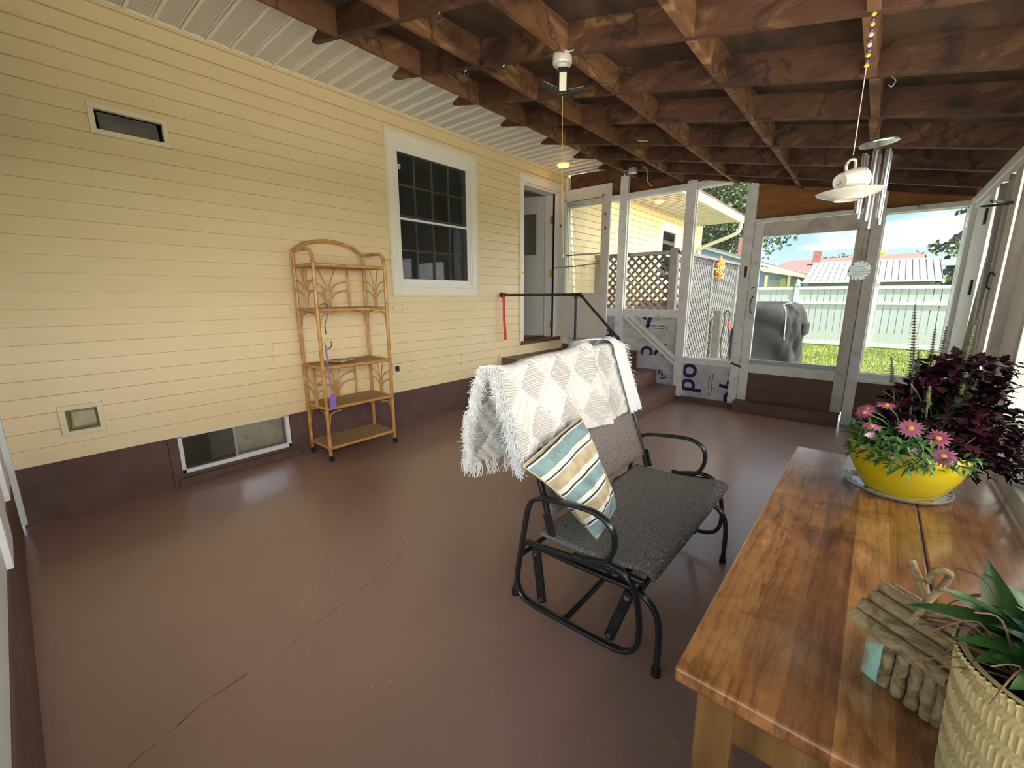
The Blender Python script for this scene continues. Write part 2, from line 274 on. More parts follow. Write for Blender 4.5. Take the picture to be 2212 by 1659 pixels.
def m_stripe():
    m = mat('striped_cushion_cloth', rough=.85, spec=.2); N, L, b = nodes(m); tc = N.new('ShaderNodeTexCoord'); sp = N.new('ShaderNodeSeparateXYZ'); L.new(tc.outputs['UV'], sp.inputs[0])
    T = (.44, .37, .24); B = (.20, .29, .30); K = (.035, .045, .07); Wt = (.70, .68, .60); pts = []
    def blk(o, main):
        return [(o, Wt), (o+.012, K), (o+.036, Wt), (o+.05, K), (o+.056, Wt), (o+.068, main)]
    p = 0.0; i = 0; base = []
    for o, mcol in ((.0, B), (.20, T), (.40, B), (.60, T), (.80, B)):
        base += [(o+.0, Wt), (o+.012, K), (o+.030, Wt), (o+.046, mcol)] + [(o+.165, Wt)]
    base[0] = (0, T)
    cr = ramp(N, base[:25], 'CONSTANT')
    n = N.new('ShaderNodeTexNoise'); n.inputs['Scale'].default_value = 2.5; L.new(tc.outputs['UV'], n.inputs[0])
    ad = N.new('ShaderNodeMath'); ad.operation = 'MULTIPLY_ADD'; ad.inputs[1].default_value = .05; L.new(n.outputs[0], ad.inputs[0]); L.new(sp.outputs['Y'], ad.inputs[2])
    ad2 = N.new('ShaderNodeMath'); ad2.operation = 'SUBTRACT'; ad2.inputs[1].default_value = .025; L.new(ad.outputs[0], ad2.inputs[0])
    L.new(ad2.outputs[0], cr.inputs[0])
    st = N.new('ShaderNodeTexNoise'); st.inputs['Scale'].default_value = 7; st.inputs['Detail'].default_value = 5; L.new(tc.outputs['UV'], st.inputs[0])
    sr = ramp(N, [(.3, (.72, .70, .66)), (.6, (1.12, 1.12, 1.1))]); L.new(st.outputs[0], sr.inputs[0])
    mx = N.new('ShaderNodeMix'); mx.data_type = 'RGBA'; mx.blend_type = 'MULTIPLY'; mx.inputs[0].default_value = 1; L.new(cr.outputs[0], mx.inputs[6]); L.new(sr.outputs[0], mx.inputs[7]); L.new(mx.outputs[2], b.inputs['Base Color'])
    return m
M['stripe'] = m_stripe()
def m_weave():
    m = mat('woven_cane', rough=.6); N, L, b = nodes(m); tc = N.new('ShaderNodeTexCoord')
    w = N.new('ShaderNodeTexWave'); w.bands_direction = 'DIAGONAL'; w.inputs['Scale'].default_value = 26; w.inputs['Distortion'].default_value = 1.5; L.new(tc.outputs['Object'], w.inputs[0])
    cr = ramp(N, [(.2, (.30, .18, .07)), (.6, (.50, .34, .15)), (.9, (.62, .44, .22))]); L.new(w.outputs['Fac'], cr.inputs[0]); L.new(cr.outputs[0], b.inputs['Base Color'])
    bp = N.new('ShaderNodeBump'); bp.inputs['Strength'].default_value = .5; bp.inputs['Distance'].default_value = .003; L.new(w.outputs['Fac'], bp.inputs['Height']); L.new(bp.outputs[0], b.inputs['Normal'])
    return m
M['weave'] = m_weave()

# ------------------------------------------------------------------ mesh helpers
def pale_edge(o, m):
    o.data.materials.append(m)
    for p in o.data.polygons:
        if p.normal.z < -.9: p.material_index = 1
class MB:
    def __init__(s): s.v = []; s.f = []; s.uv = {}
    def add(s, vs, fs):
        n = len(s.v); s.v += [tuple(v) for v in vs]; s.f += [tuple(i+n for i in f) for f in fs]; return s
    def box(s, a, b):
        x0, y0, z0 = [min(p, q) for p, q in zip(a, b)]; x1, y1, z1 = [max(p, q) for p, q in zip(a, b)]
        return s.add([(x0,y0,z0),(x1,y0,z0),(x1,y1,z0),(x0,y1,z0),(x0,y0,z1),(x1,y0,z1),(x1,y1,z1),(x0,y1,z1)],
                     [(0,3,2,1),(4,5,6,7),(0,1,5,4),(1,2,6,5),(2,3,7,6),(3,0,4,7)])
    def obox(s, c, sx, sy, sz, ux, uy, uz=None):
        c = Vector(c); ux = Vector(ux).normalized(); uy = Vector(uy).normalized(); uz = Vector(uz).normalized() if uz else ux.cross(uy).normalized()
        P = [c + ux*sx/2*i + uy*sy/2*j + uz*sz/2*k for k in (-1, 1) for j in (-1, 1) for i in (-1, 1)]
        return s.add(P, [(0,2,3,1),(4,5,7,6),(0,1,5,4),(1,3,7,5),(3,2,6,7),(2,0,4,6)])
    def prism(s, poly, d, axis=1):
        # poly: list of 3-D points, extruded by vector d
        d = Vector(d); n = len(poly); P = [Vector(p) for p in poly]
        return s.add(P + [p+d for p in P], [tuple(range(n))[::-1], tuple(range(n, 2*n))] + [(i, (i+1) % n, n+(i+1) % n, n+i) for i in range(n)])
    def tube(s, pts, r, n=8, closed=False, caps=True, up=None, sx=1, sy=1):
        P = [Vector(p) for p in pts]; m = len(P); rs = r if isinstance(r, (list, tuple)) else [r]*m
        T = []
        for i in range(m):
            a = P[(i-1) % m] if (closed or i > 0) else P[i]; b = P[(i+1) % m] if (closed or i < m-1) else P[i]
            t = (b-a); T.append(t.normalized() if t.length > 1e-9 else Vector((0, 0, 1)))
        nrm = Vector(up) if up else (Vector((0, 0, 1)) if abs(T[0].z) < .9 else Vector((1, 0, 0)))
        base = len(s.v); fs = []; vs = []
        for i in range(m):
            if up: nn = Vector(up)
            else: nn = nrm
            nn = (nn - T[i]*nn.dot(T[i]));
            nn = nn.normalized() if nn.length > 1e-6 else T[i].orthogonal().normalized()
            nrm = nn; bb = T[i].cross(nn)
            for k in range(n):
                a = 2*PI*k/n; vs.append(P[i] + nn*math.cos(a)*rs[i]*sx + bb*math.sin(a)*rs[i]*sy)
        for i in range(m if closed else m-1):
            j = (i+1) % m
            for k in range(n):
                l = (k+1) % n; fs.append((i*n+k, j*n+k, j*n+l, i*n+l))
        if caps and not closed: fs += [tuple(range(n)), tuple(range((m-1)*n, m*n))[::-1]]
        return s.add(vs, fs)
    def lathe(s, prof, c=(0, 0, 0), n=32, sy=1.0, M4=None, cap=True):
        vs = []; fs = []; m = len(prof)
        for (r, z) in prof:
            for k in range(n):
                a = 2*PI*k/n; p = Vector((r*math.cos(a), r*math.sin(a)*sy, z)); p = (M4 @ p) if M4 else p + Vector(c); vs.append(p)
        for i in range(m-1):
            for k in range(n): l = (k+1) % n; fs.append((i*n+k, i*n+l, (i+1)*n+l, (i+1)*n+k))
        if cap and prof[0][0] > 1e-6: fs.append(tuple(range(n))[::-1])
        if cap and prof[-1][0] > 1e-6: fs.append(tuple(range((m-1)*n, m*n)))
        return s.add(vs, fs)
    def grid(s, fn, nu, nv, uv=True):
        base = len(s.v); fb = len(s.f)
        vs = [fn(i/nu, j/nv) for j in range(nv+1) for i in range(nu+1)]
        fs = [(j*(nu+1)+i, j*(nu+1)+i+1, (j+1)*(nu+1)+i+1, (j+1)*(nu+1)+i) for j in range(nv) for i in range(nu)]
        s.add(vs, fs)
        for q, (j, i) in enumerate([(j, i) for j in range(nv) for i in range(nu)]):
            s.uv[fb+q] = [(i/nu, j/nv), ((i+1)/nu, j/nv), ((i+1)/nu, (j+1)/nv), (i/nu, (j+1)/nv)]
        return s
    def build(s, name, m, parent=None, smooth=False, bevel=0, solid=0, fixn=False):
        me = bpy.data.meshes.new(name); me.from_pydata(s.v, [], s.f); me.validate(); me.update()
        if s.uv and len(me.polygons) == len(s.f):
            ul = me.uv_layers.new(name='UVMap')
            for pi, p in enumerate(me.polygons):
                if pi in s.uv:
                    for k, li in enumerate(p.loop_indices): ul.data[li].uv = s.uv[pi][k]
        if fixn:
            bm = bmesh.new(); bm.from_mesh(me); bmesh.ops.recalc_face_normals(bm, faces=bm.faces); bm.to_mesh(me); bm.free()
        me.materials.append(m)
        if smooth:
            for p in me.polygons: p.use_smooth = True
        o = bpy.data.objects.new(name, me); C.objects.link(o)
        if parent is not None: attach(o, parent)
        if bevel:
            b = o.modifiers.new('bevel', 'BEVEL'); b.width = bevel; b.segments = 2; b.limit_method = 'ANGLE'
        if solid:
            q = o.modifiers.new('thick', 'SOLIDIFY'); q.thickness = solid; q.offset = 0
        if smooth and (bevel or True):
            try: me.set_sharp_from_angle(angle=R(50))
            except Exception: pass
        return o
def world_loc(o):
    v = Vector((0, 0, 0))
    while o is not None: v += o.location + o.matrix_parent_inverse.translation * (1 if o.parent else 0); o = o.parent
    return v
def attach(o, parent):
    o.parent = parent; o.matrix_parent_inverse = Matrix.Translation(-world_loc(parent))
def tag(o, label=None, cat=None, group=None, kind=None):
    if label: o['label'] = label
    if cat: o['category'] = cat
    if group: o['group'] = group
    if kind: o['kind'] = kind
    return o
def thing(name, loc, label, cat, group=None):
    o = bpy.data.objects.new(name, None); C.objects.link(o); o.location = loc; o.empty_display_size = .1
    return tag(o, label, cat, group)
def struct_root(name, loc=(0, 0, 0), label=None, cat=None):
    o = bpy.data.objects.new(name, None); C.objects.link(o); o.location = loc; return tag(o, label, cat, None, 'structure')
def sbuild(mb, name, m, **k):
    o = mb.build(name, m, **k); return tag(o, kind='structure')
def arc(cx, cz, r, a0, a1, n, y, rz=None):
    rz = rz or r
    return [(cx + r*math.cos(R(a0+(a1-a0)*i/n)), y, cz + rz*math.sin(R(a0+(a1-a0)*i/n))) for i in range(n+1)]
def smooth_path(pts, k=4):
    P = [Vector(p) for p in pts]; out = []
    for i in range(len(P)-1):
        p0 = P[max(i-1, 0)]; p1 = P[i]; p2 = P[i+1]; p3 = P[min(i+2, len(P)-1)]
        for j in range(k):
            t = j/k
            out.append(.5*((2*p1)+(-p0+p2)*t+(2*p0-5*p1+4*p2-p3)*t*t+(-p0+3*p1-3*p2+p3)*t**3))
    out.append(P[-1]); return out
def text_obj(body, m, parent, loc, size, rot, ext=.0006, name='printing'):
    cu = bpy.data.curves.new(name, 'FONT'); cu.body = body; cu.size = size; cu.extrude = ext; cu.offset = size*.018; cu.align_x = 'LEFT'
    t = bpy.data.objects.new('tmp', cu); C.objects.link(t); t.matrix_world = rot
    bpy.context.view_layer.update()
    me = bpy.data.meshes.new_from_object(t.evaluated_get(bpy.context.evaluated_depsgraph_get()))
    me.transform(Matrix.Translation(Vector(loc)) @ rot)
    bb = [parent.data.vertices[i].co for i in range(len(parent.data.vertices))]
    x0c, x1c = min(q.x for q in bb), max(q.x for q in bb); z0c, z1c = min(q.z for q in bb), max(q.z for q in bb)
    bm = bmesh.new(); bm.from_mesh(me)
    for co, no in (((x0c, 0, 0), (-1, 0, 0)), ((x1c, 0, 0), (1, 0, 0)), ((0, 0, z0c), (0, 0, -1)), ((0, 0, z1c), (0, 0, 1))):
        bmesh.ops.bisect_plane(bm, geom=bm.verts[:]+bm.edges[:]+bm.faces[:], plane_co=co, plane_no=no, clear_outer=True)
    bm.to_mesh(me); bm.free()
    bpy.data.objects.remove(t); me.materials.clear(); me.materials.append(m)
    o = bpy.data.objects.new(name, me); C.objects.link(o); attach(o, parent); return o

# ================================================================== STRUCTURE
# floor slab with real crack grooves
fl = MB(); fl.box((-.3, -.35, -.3), (4.35, 5.75, 0)); floor = sbuild(fl, 'floor', M['floor'])
def crack(pts, w, seed):
    rnd = random.Random(seed); P = []
    for a, b in zip(pts, pts[1:]):
        a = Vector((*a, 0)); b = Vector((*b, 0)); n = max(2, int((b-a).length/.025))
        for i in range(n):
            p = a.lerp(b, i/n); P.append(p + Vector((rnd.gauss(0, .0035), rnd.gauss(0, .0035), 0)))
    mb = MB(); vs = []; 
    for i in range(len(P)-1):
        t = (P[i+1]-P[i]).normalized(); s_ = Vector((-t.y, t.x, 0))*w*rnd.uniform(.3, 1.0)
        if rnd.random() < .16: continue
        mb.add([P[i]-s_, P[i+1]-s_*.8, P[i+1]+s_*.8, P[i]+s_], [(0, 1, 2, 3)])
    for k, v in enumerate(mb.v): mb.v[k] = (v[0], v[1], .0012)
    return mb
M['crack'] = mat('crack_gap', (.045, .022, .018), .9)
cm = crack([(2.19, .02), (2.129, .201), (2.10, .40)], .0018, 3)
for seg, w, sd_ in (([(2.088, .532), (2.025, .826), (1.95, 1.101), (1.88, 1.232), (1.72, 1.262)], .0014, 4), ([(1.6, 1.27), (1.25, 1.30), (.69, 1.32), (.3, 1.36), (.02, 1.409)], .0010, 5)):
    q = crack(seg, w, sd_); cm.add(q.v, q.f)
ck = cm.build('floor_crack', M['crack'], floor)

# ---- clapboard walls
def siding(name, y0, y1, z0, z1, openings, seams, m, parent=None):
    E = .1016; mb = MB(); z = z0; k = 0
    def xat(t): return .017 - .015*min(1, t/.945) if t < .95 else -.007
    while z < z1 - 1e-4:
        zt = min(z+E, z1); cuts = {z, zt, min(z+E*.945, zt), min(z+E*.955, zt)}
        for (a, b, c, d) in openings:
            for q in (c, d):
                if z+1e-4 < q < zt-1e-4: cuts.add(q)
        cs = sorted(cuts)
        for lo, hi in zip(cs, cs[1:]):
            mid = (lo+hi)/2; iv = [(y0, y1)]
            for (a, b, c, d) in openings:
                if c < mid < d:
                    nx = []
                    for (p, q) in iv:
                        if b <= p or a >= q: nx.append((p, q)); continue
                        if a > p: nx.append((p, a))
                        if b < q: nx.append((b, q))
                    iv = nx
            for (p, q) in iv:
                xa, xb = xat((lo-z)/E), xat((hi-z)/E)
                P = [(xa, p), (xa, q)]
                poly = [(xa, p, lo), (xb, p, hi), (-.03, p, hi), (-.03, p, lo)]
                mb.prism(poly, (0, q-p, 0))
        z += E; k += 1
    o = mb.build(name, m, parent)
    return o
WIN = (2.515, 3.70, 1.35, 2.862); DOOR = (4.50, 5.45, .70, 2.87); VENT = (.505, .870, 2.305, 2.46); DRY = (.122, .302, .524, .694); WIN2 = (9.13, 10.3, 1.55, 2.85)
wl = siding('wall_left', -.12, 11.77, .371, 3.04, [WIN, DOOR, VENT, DRY, WIN2], [], M['siding'])
tag(wl, kind='structure')
# seams where one length of siding laps over the next
sm = MB()
for y, z in ((1.35, .78), (1.36, .88), (1.52, 1.19), (3.41, .575), (3.41, .473), (3.41, .98), (3.41, 1.08), (3.86, 2.9)):
    zc = .371 + round((z-.371)/.1016)*.1016
    sm.box((.0, y, zc+.002), (.0150, y+.0015, zc+.1))
sm.build('siding_seam', M['siding_trim'], wl)
# foundation under the siding
fd = MB(); fy0, fy1, fz0, fz1 = .645, 1.432, .085, .371
fd.box((-.2, -.12, -.3), (-.004, fy0, .374)); fd.box((-.2, fy1, -.3), (-.004, 11.7, .374)); fd.box((-.2, fy0, -.3), (-.004, fy1, fz0)); fd.box((-.2, fy0, .371), (-.004, fy1, .374))
bl = sbuild(fd, 'baseboard_left', M['found'])
c2 = MB(); c2.tube([(.002, .635, .01), (.004, .64, .2), (.0, .638, .37)], .006, 6); c2.tube([(.002, .622, .01), (.004, .62, .2), (.0, .625, .37)], .004, 6); c2.build('painted_cable', M['found'], bl)
sh = MB(); sh.box((-.05, .60, .0), (.012, .655, .371)); sh.build('opening_edge', M['found'], bl)
# basement window
bw = struct_root('window_2', (0, 1.04, .085))
f = MB(); a, b, c, d = fy0+.01, fy1-.01, .088, .369
for p, q in (((-.03, a, c), (.006, b, c+.028)), ((-.03, a, d-.012), (.006, b, d)), ((-.03, a, c), (.006, a+.026, d)), ((-.03, b-.026, c), (.006, b, d))): f.box(p, q)
f.build('window_frame', M['trimwhite'], bw, bevel=.002)
f = MB(); f.box((-.028, 1.005, c+.02), (-.008, 1.022, d)); f.build('mullion', M['galv'], bw)
f = MB(); f.box((-.022, a+.02, c+.02), (-.019, b-.02, d)); f.build('pane', M['glass'], bw)
f = MB(); f.box((-.012, a+.02, c+.02), (-.0115, 1.01, d)); f.build('insect_screen', M['winscreen'], bw)
f = MB(); f.box((-1.2, a-.2, -.3), (-.9, b+.3, .5)); f.build('basement_wall', M['beige'], bw)
f = MB(); f.box((-.9, .35, -.3), (-.6, .98, .5)); f.build('basement_cupboard', M['darkwood'], bw)
# concrete sill ledge of the basement window
f = MB(); f.box((-.01, fy0-.02, .0), (.03, fy1+.05, .06)); sl = f.build('concrete_ledge', M['found'], bl, bevel=.008)
# dark house interior behind the openings (rooms)
rm = MB()
def room(mb, y0, y1, z0, z1, depth, x1=-.06):
    t = .02
    mb.box((-depth-t, y0-t, z0-t), (-depth, y1+t, z1+t)); mb.box((-depth, y0-t, z0-t), (x1, y0, z1+t)); mb.box((-depth, y1, z0-t), (x1, y1+t, z1+t))
    mb.box((-depth, y0, z0-t), (x1, y1, z0)); mb.box((-depth, y0, z1), (x1, y1, z1+t))

# window 1: double-hung with grids
w1 = struct_root('window_1', (0, 3.1, 1.35))
def frame_rect(mb, y0, y1, z0, z1, wy, wz, x0, x1, wz0=None):
    wz0 = wz0 or wz
    mb.box((x0, y0, z0), (x1, y1, z0+wz0)); mb.box((x0, y0, z1-wz), (x1, y1, z1)); mb.box((x0, y0, z0+wz0), (x1, y0+wy, z1-wz)); mb.box((x0, y1-wy, z0+wz0), (x1, y1, z1-wz))
f = MB(); frame_rect(f, 2.508, 3.712, 1.342, 2.875, .020, .020, -.03, .034); f.build('siding_channel', M['siding_trim'], w1, bevel=.002)
f = MB(); frame_rect(f, 2.526, 3.694, 1.36, 2.856, .085, .10, -.03, .030, .075); f.build('casing', M['cream'], w1, bevel=.004)
f = MB(); frame_rect(f, 2.607, 3.613, 1.435, 2.757, .022, .030, -.06, .020, .03); f.build('inner_stop', M['cream'], w1, bevel=.003)
f = MB(); frame_rect(f, 2.628, 3.590, 1.462, 2.73, .030, .030, -.05, .006, .055); f.build('window_frame', M['trimwhite'], w1, bevel=.003)
f = MB(); f.box((-.045, 2.655, 2.085), (.0, 3.565, 2.105)); f.build('meeting_rail', M['trimwhite'], w1)
f = MB(); f.box((-.06, 2.655, 2.105), (-.015, 3.565, 2.135)); f.box((-.06, 3.545, 1.51), (-.015, 3.565, 2.7)); f.build('sash_back_rail', M['beige'], w1)  # beige rail and side strip set behind the white meeting rail
f = MB()
for i in range(1, 4):
    y = 2.658 + (3.560-2.658)*i/4 - .005; f.box((-.042, y-.008, 1.515), (-.030, y+.008, 2.70))
for z in (1.80, 2.415): f.box((-.042, 2.658, z-.008), (-.030, 3.56, z+.008))
f.build('grid_bars', M['beige'], w1)
f = MB(); f.box((-.048, 2.655, 1.515), (-.044, 3.562, 2.70)); f.build('pane', M['glass'], w1)
f = MB(); f.box((-.0065, 2.655, 1.515), (-.006, 3.562, 2.70)); f.build('insect_screen', M['winscreen'], w1)
f = MB(); frame_rect(f, 2.664, 2.688, 2.545, 2.585, .005, .006, -.005, .008); f.build('sash_latch', M['trimwhite'], w1)
f = MB(); room(f, 2.2, 4.0, .9, 2.95, 1.5); rmo = f.build('dim_room', M['dark'], w1)  # room walls coloured near-black to stand for the unlit interior

# outside window on the wing of the house
w3 = struct_root('window_3', (0, 9.7, 1.55))
f = MB(); frame_rect(f, 9.13, 10.3, 1.55, 2.85, .11, .12, -.04, .03); f.build('casing', M['cream'], w3)
f = MB(); frame_rect(f, 9.24, 10.19, 1.66, 2.73, .04, .04, -.04, .015); f.box((-.03, 9.26, 2.18), (.01, 10.18, 2.22)); f.build('window_frame', M['trimwhite'], w3)
f = MB(); f.box((-.03, 9.26, 1.68), (-.025, 10.18, 2.72)); f.build('pane', M['stormglass'], w3)
f = MB(); room(f, 9.1, 10.4, 1.5, 2.9, .9); f.build('dim_room', M['roomwall'], w3)

# door 1: house doorway with the inner door swung in
d1 = struct_root('door_1', (0, 5.0, .70))
f = MB(); f.box((-.03, 4.485, .70), (.030, 4.5025, 2.860)); f.box((-.03, 4.485, 2.8605), (.030, 5.46, 2.878)); f.build('siding_channel', M['siding_trim'], d1)
f = MB(); f.box((-.12, 4.503, .70), (.028, 4.570, 2.7745)); f.box((-.12, 4.503, 2.775), (.028, 5.45, 2.86)); f.box((-.12, 5.364, .70), (.028, 5.45, 2.7745)); f.build('casing', M['cream'], d1, bevel=.004)
f = MB(); f.box((-.16, 5.29, .73), (.010, 5.362, 2.7445)); f.box((-.16, 4.571, 2.745), (.010, 5.362, 2.774)); f.box((-.16, 4.571, .73), (-.04, 4.60, 2.7445)); f.build('jamb', M['trimwhite'], d1, bevel=.003)
f = MB(); f.box((-.25, 4.50, .685), (.035, 5.44, .735)); f.build('threshold', M['darkwood'], d1, bevel=.004)
f = MB(); room(f, 4.2, 5.75, .72, 2.95, 1.9, -.17); f.build('hallway', M['roomwall'], d1)
f = MB(); f.box((-1.85, 4.3, 1.9), (-1.6, 5.74, 2.45)); f.build('hall_shelf', M['hallbrown'], d1)
# inner door slab hinged on the far jamb, swung into the hall
ang = R(72); hx, hy = -.165, 5.285
ux = Vector((-math.sin(ang), -math.cos(ang), 0)); uy = Vector((math.cos(ang), -math.sin(ang), 0))
def slabbox(mb, a0, a1, z0, z1, t=.04, off=0.0):
    c = Vector((hx, hy, (z0+z1)/2)) + ux*(a0+a1)/2 + uy*off
    return mb.obox(c, a1-a0, t, z1-z0, ux, uy, (0, 0, 1))
f = MB(); slabbox(f, .0, .80, .745, 1.93); slabbox(f, .0, .12, 1.93, 2.74); slabbox(f, .68, .80, 1.93, 2.74); slabbox(f, .12, .68, 2.50, 2.74)
ds = f.build('door_slab', M['doorpaint'], d1, bevel=.002)
f = MB(); slabbox(f, .12, .68, 1.93, 2.50, .006); f.build('pane', M['stormglass'], ds)
f = MB()
for a0, a1, z0, z1 in ((.10, .70, 1.91, 1.93), (.10, .70, 2.50, 2.52), (.10, .12, 1.93, 2.5), (.68, .70, 1.93, 2.5)): slabbox(f, a0, a1, z0, z1, .05)
f.build('glazing_bead', M['doorpaint'], ds)
for z in (2.40, 1.66, .92):
    f = MB(); f.box((-.06, 5.272, z-.05), (-.02, 5.290, z+.05)); f.tube([(-.045, 5.268, z-.052), (-.045, 5.268, z+.052)], .009, 8); f.build('hinge', M['brass'], d1)
f = MB(); f.box((-.02, 5.281, .735), (.008, 5.290, 2.745)); f.build('weather_strip', M['black'], d1)
f = MB(); f.box((.028, 4.53, 1.60), (.032, 4.55, 1.68)); f.tube([(.034, 4.54, 1.64), (.045, 4.535, 1.655)], .006); f.build('strike_plate', M['brass'], d1)

# door 2: storm door opened out over the landing
d2 = struct_root('door_2', (0.02, 5.36, .74))
Y0, Y1 = 5.352, 5.384
f = MB()
f.box((.03, Y0, .745), (.15, Y1, 2.775)); f.box((.73, Y0, .745), (.845, Y1, 2.775)); f.box((.15, Y0, 2.63), (.73, Y1, 2.775)); f.box((.15, Y0, .745), (.73, Y1, 1.37))
ds2 = f.build('storm_door_panel', M['stormpaint'], d2, bevel=.004)
f = MB()
for (a, b, c, d) in ((.135, .155, 1.36, 2.65), (.725, .745, 1.36, 2.65), (.135, .745, 2.625, 2.65), (.135, .745, 1.355, 1.38)): f.box((a, Y0-.007, c), (b, Y0+.001, d))
f.build('glazing_bead', M['stormpaint'], ds2)
f = MB()
for (a, b, c, d) in ((.12, .75, .90, .91), (.12, .75, 1.19, 1.20), (.12, .13, .90, 1.20), (.74, .75, .90, 1.20)): f.box((a, Y0-.005, c), (b, Y0+.001, d))
f.build('raised_panel', M['stormpaint'], ds2, bevel=.002)
f = MB(); f.box((.15, Y0+.010, 1.375), (.73, Y0+.014, 2.63)); f.build('pane', M['stormglass'], d2)
f = MB(); f.box((.17, Y0+.002, 1.895), (.73, Y0+.012, 1.915)); f.build('sash_rail', M['galv'], d2)
f = MB(); f.tube([(-.03, Y0-.06, 1.735), (.3, Y0-.045, 1.745), (.71, Y0-.006, 1.775)], .008); f.build('door_closer', M['galv'], d2)
f = MB(); f.tube([(.785, Y0, 1.66), (.785, Y0-.045, 1.66)], .009); f.lathe([(.0, -.014), (.02, -.008), (.022, .004), (.0, .014)], M4=Matrix.Translation((.785, Y0-.05, 1.66)) @ Matrix.Rotation(PI/2, 4, 'X'), n=16); f.build('door_knob', M['porcelain'], d2, smooth=True)
for x, z in ((.775, 2.40), (.07, 2.32), (.785, 2.22)):
    f = MB(); f.box((x-.008, Y0-.012, z-.018), (x+.008, Y0, z+.018)); f.build('clip', M['rust'], d2)

# ---- soffit, rafters, sheathing
ce = struct_root('ceiling', (0, 0, 3.04))
f = MB(); f.box((0, -.6, 3.04), (1.14, 5.60, 3.06)); f.build('soffit_panel', M['soffit'], ce)
f = MB(); y = -.09
while y < 5.55:
    f.box((.012, y-.009, 3.026), (1.13, y+.009, 3.041)); f.box((.012, y-.021, 3.034), (1.13, y-.013, 3.041)); y += .1396
f.build('soffit_ribs', M['soffit_rib'], ce, bevel=.003)
f = MB(); f.box((0, -.12, 3.022), (.028, 5.60, 3.041)); f.build('edge_channel', M['siding_trim'], ce)
A0, B0, DP = 3.05, .214, .14
zb = lambda x: A0 - B0*x
RY = [-.25, .34, .92, 1.50, 2.08, 2.65, 3.23, 3.86, 4.46, 5.04]
rnd = random.Random(7)
for y in RY:
    j = rnd.uniform(-.012, .012)
    P = [(.83, y-.019, zb(.83)), (4.30, y-.019, zb(4.30)), (4.30, y-.019, zb(4.30)+DP), (1.10, y-.019, zb(1.10)+DP), (.98, y-.019, zb(.98)+.10), (.83+abs(j), y-.019, zb(.83)+.016)]
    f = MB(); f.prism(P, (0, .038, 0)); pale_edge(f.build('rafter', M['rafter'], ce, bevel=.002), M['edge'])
for x in (1.12, 1.69, 2.31, 2.93, 3.545):
    for ya, yb in zip(RY, RY[1:]+[5.56]):
        f = MB(); h = DP if x > 1.2 else .235; dx = rnd.uniform(-.012, .012)
        f.prism([(x-.019+dx, ya+.0195, zb(x)), (x+.019+dx, ya+.0195, zb(x+.038)), (x+.019+dx, ya+.0195, zb(x+.02)+h), (x-.019+dx, ya+.0195, zb(x-.02)+h)], (0, yb-ya-.039, 0))
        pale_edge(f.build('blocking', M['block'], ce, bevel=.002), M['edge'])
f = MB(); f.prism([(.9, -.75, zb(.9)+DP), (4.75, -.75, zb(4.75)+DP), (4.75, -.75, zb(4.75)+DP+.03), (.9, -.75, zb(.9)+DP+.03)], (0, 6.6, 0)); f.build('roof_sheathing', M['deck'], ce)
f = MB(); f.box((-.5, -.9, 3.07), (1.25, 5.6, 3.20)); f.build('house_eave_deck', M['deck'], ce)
f = MB(); f.prism([(4.30, -.7, 2.14), (4.42, -.7, 2.11), (4.42, -.7, 2.27), (4.30, -.7, 2.27)], (0, 6.4, 0)); f.build('fascia_board', M['oldwhite'], ce)

# ---- far wall of the porch
wf = struct_root('wall_far', (0, 5.549, 0))
YI, YO = 5.549, 5.640
def post(x0, x1, z0, z1, m='oldwhite', y0=YI, y1=YO): 
    f = MB(); f.box((x0, y0, z0), (x1, y1, z1)); return f.build('post', M[m], wf, bevel=.004)
post(.002, .06, .56, 3.0, 'cream'); post(.875, .985, .56, zb(.93)+.03); post(1.753, 1.86, .03, zb(1.8)+.02); post(2.425, 2.522, .03, zb(2.47)+.02); post(3.535, 3.625, 0, 2.30)
def wbox(name, x0, x1, z0, z1, m='oldwhite', y0=YI+.005, y1=YO-.005, bevel=.003):
    f = MB(); f.box((x0, y0, z0), (x1, y1, z1)); return f.build(name, M[m], wf, bevel=bevel)
for a, b in ((.06, .875), (.985, 1.753), (1.86, 2.425)): wbox('header', a, b, 2.595, 2.66)
for a, b in ((.06, .875), (.985, 1.753)): wbox('sill', a, b, 1.055, 1.146); wbox('sill_ledge', a-.01, b+.01, 1.118, 1.150, y0=YI-.018)
wbox('sill', 1.86, 2.425, .49, .555); wbox('sill_ledge', 1.855, 2.43, .545, .572, y0=YI-.02)
wbox('header', 2.522, 3.535, 2.128, 2.165, y0=YI-.012); wbox('header', 3.625, 4.182, 2.098, 2.145, y0=YI-.01)
wbox('sill', 3.625, 4.182, .50, .565); wbox('sill_ledge', 3.56, 4.182, .475, .505, y0=YI-.03)
wbox('base_board', 1.80, 2.52, 0, .055, 'brownpaint', y0=YI-.03)
wbox('board_panel', 3.62, 4.182, 0, .50, 'brownpaint', y0=YI+.02)
# thin inner window trims
def trimrect(x0, x1, z0, z1, w=.016, m='trimwhite'):
    f = MB(); yy0, yy1 = YI+.03, YI+.05
    f.box((x0, yy0, z0), (x1, yy1, z0+w)); f.box((x0, yy0, z1-w), (x1, yy1, z1)); f.box((x0, yy0, z0), (x0+w, yy1, z1)); f.box((x1-w, yy0, z0), (x1, yy1, z1)); f.build('screen_frame', M[m], wf)
    g = MB(); g.box((x0, YI+.0395, z0), (x1, YI+.040, z1)); g.build('insect_screen', M['screen'], wf)
trimrect(.06, .875, 1.148, 2.598); trimrect(.985, 1.753, 1.148, 2.598); trimrect(1.86, 2.425, .565, 2.598); trimrect(3.625, 4.182, .563, 2.10, .012)
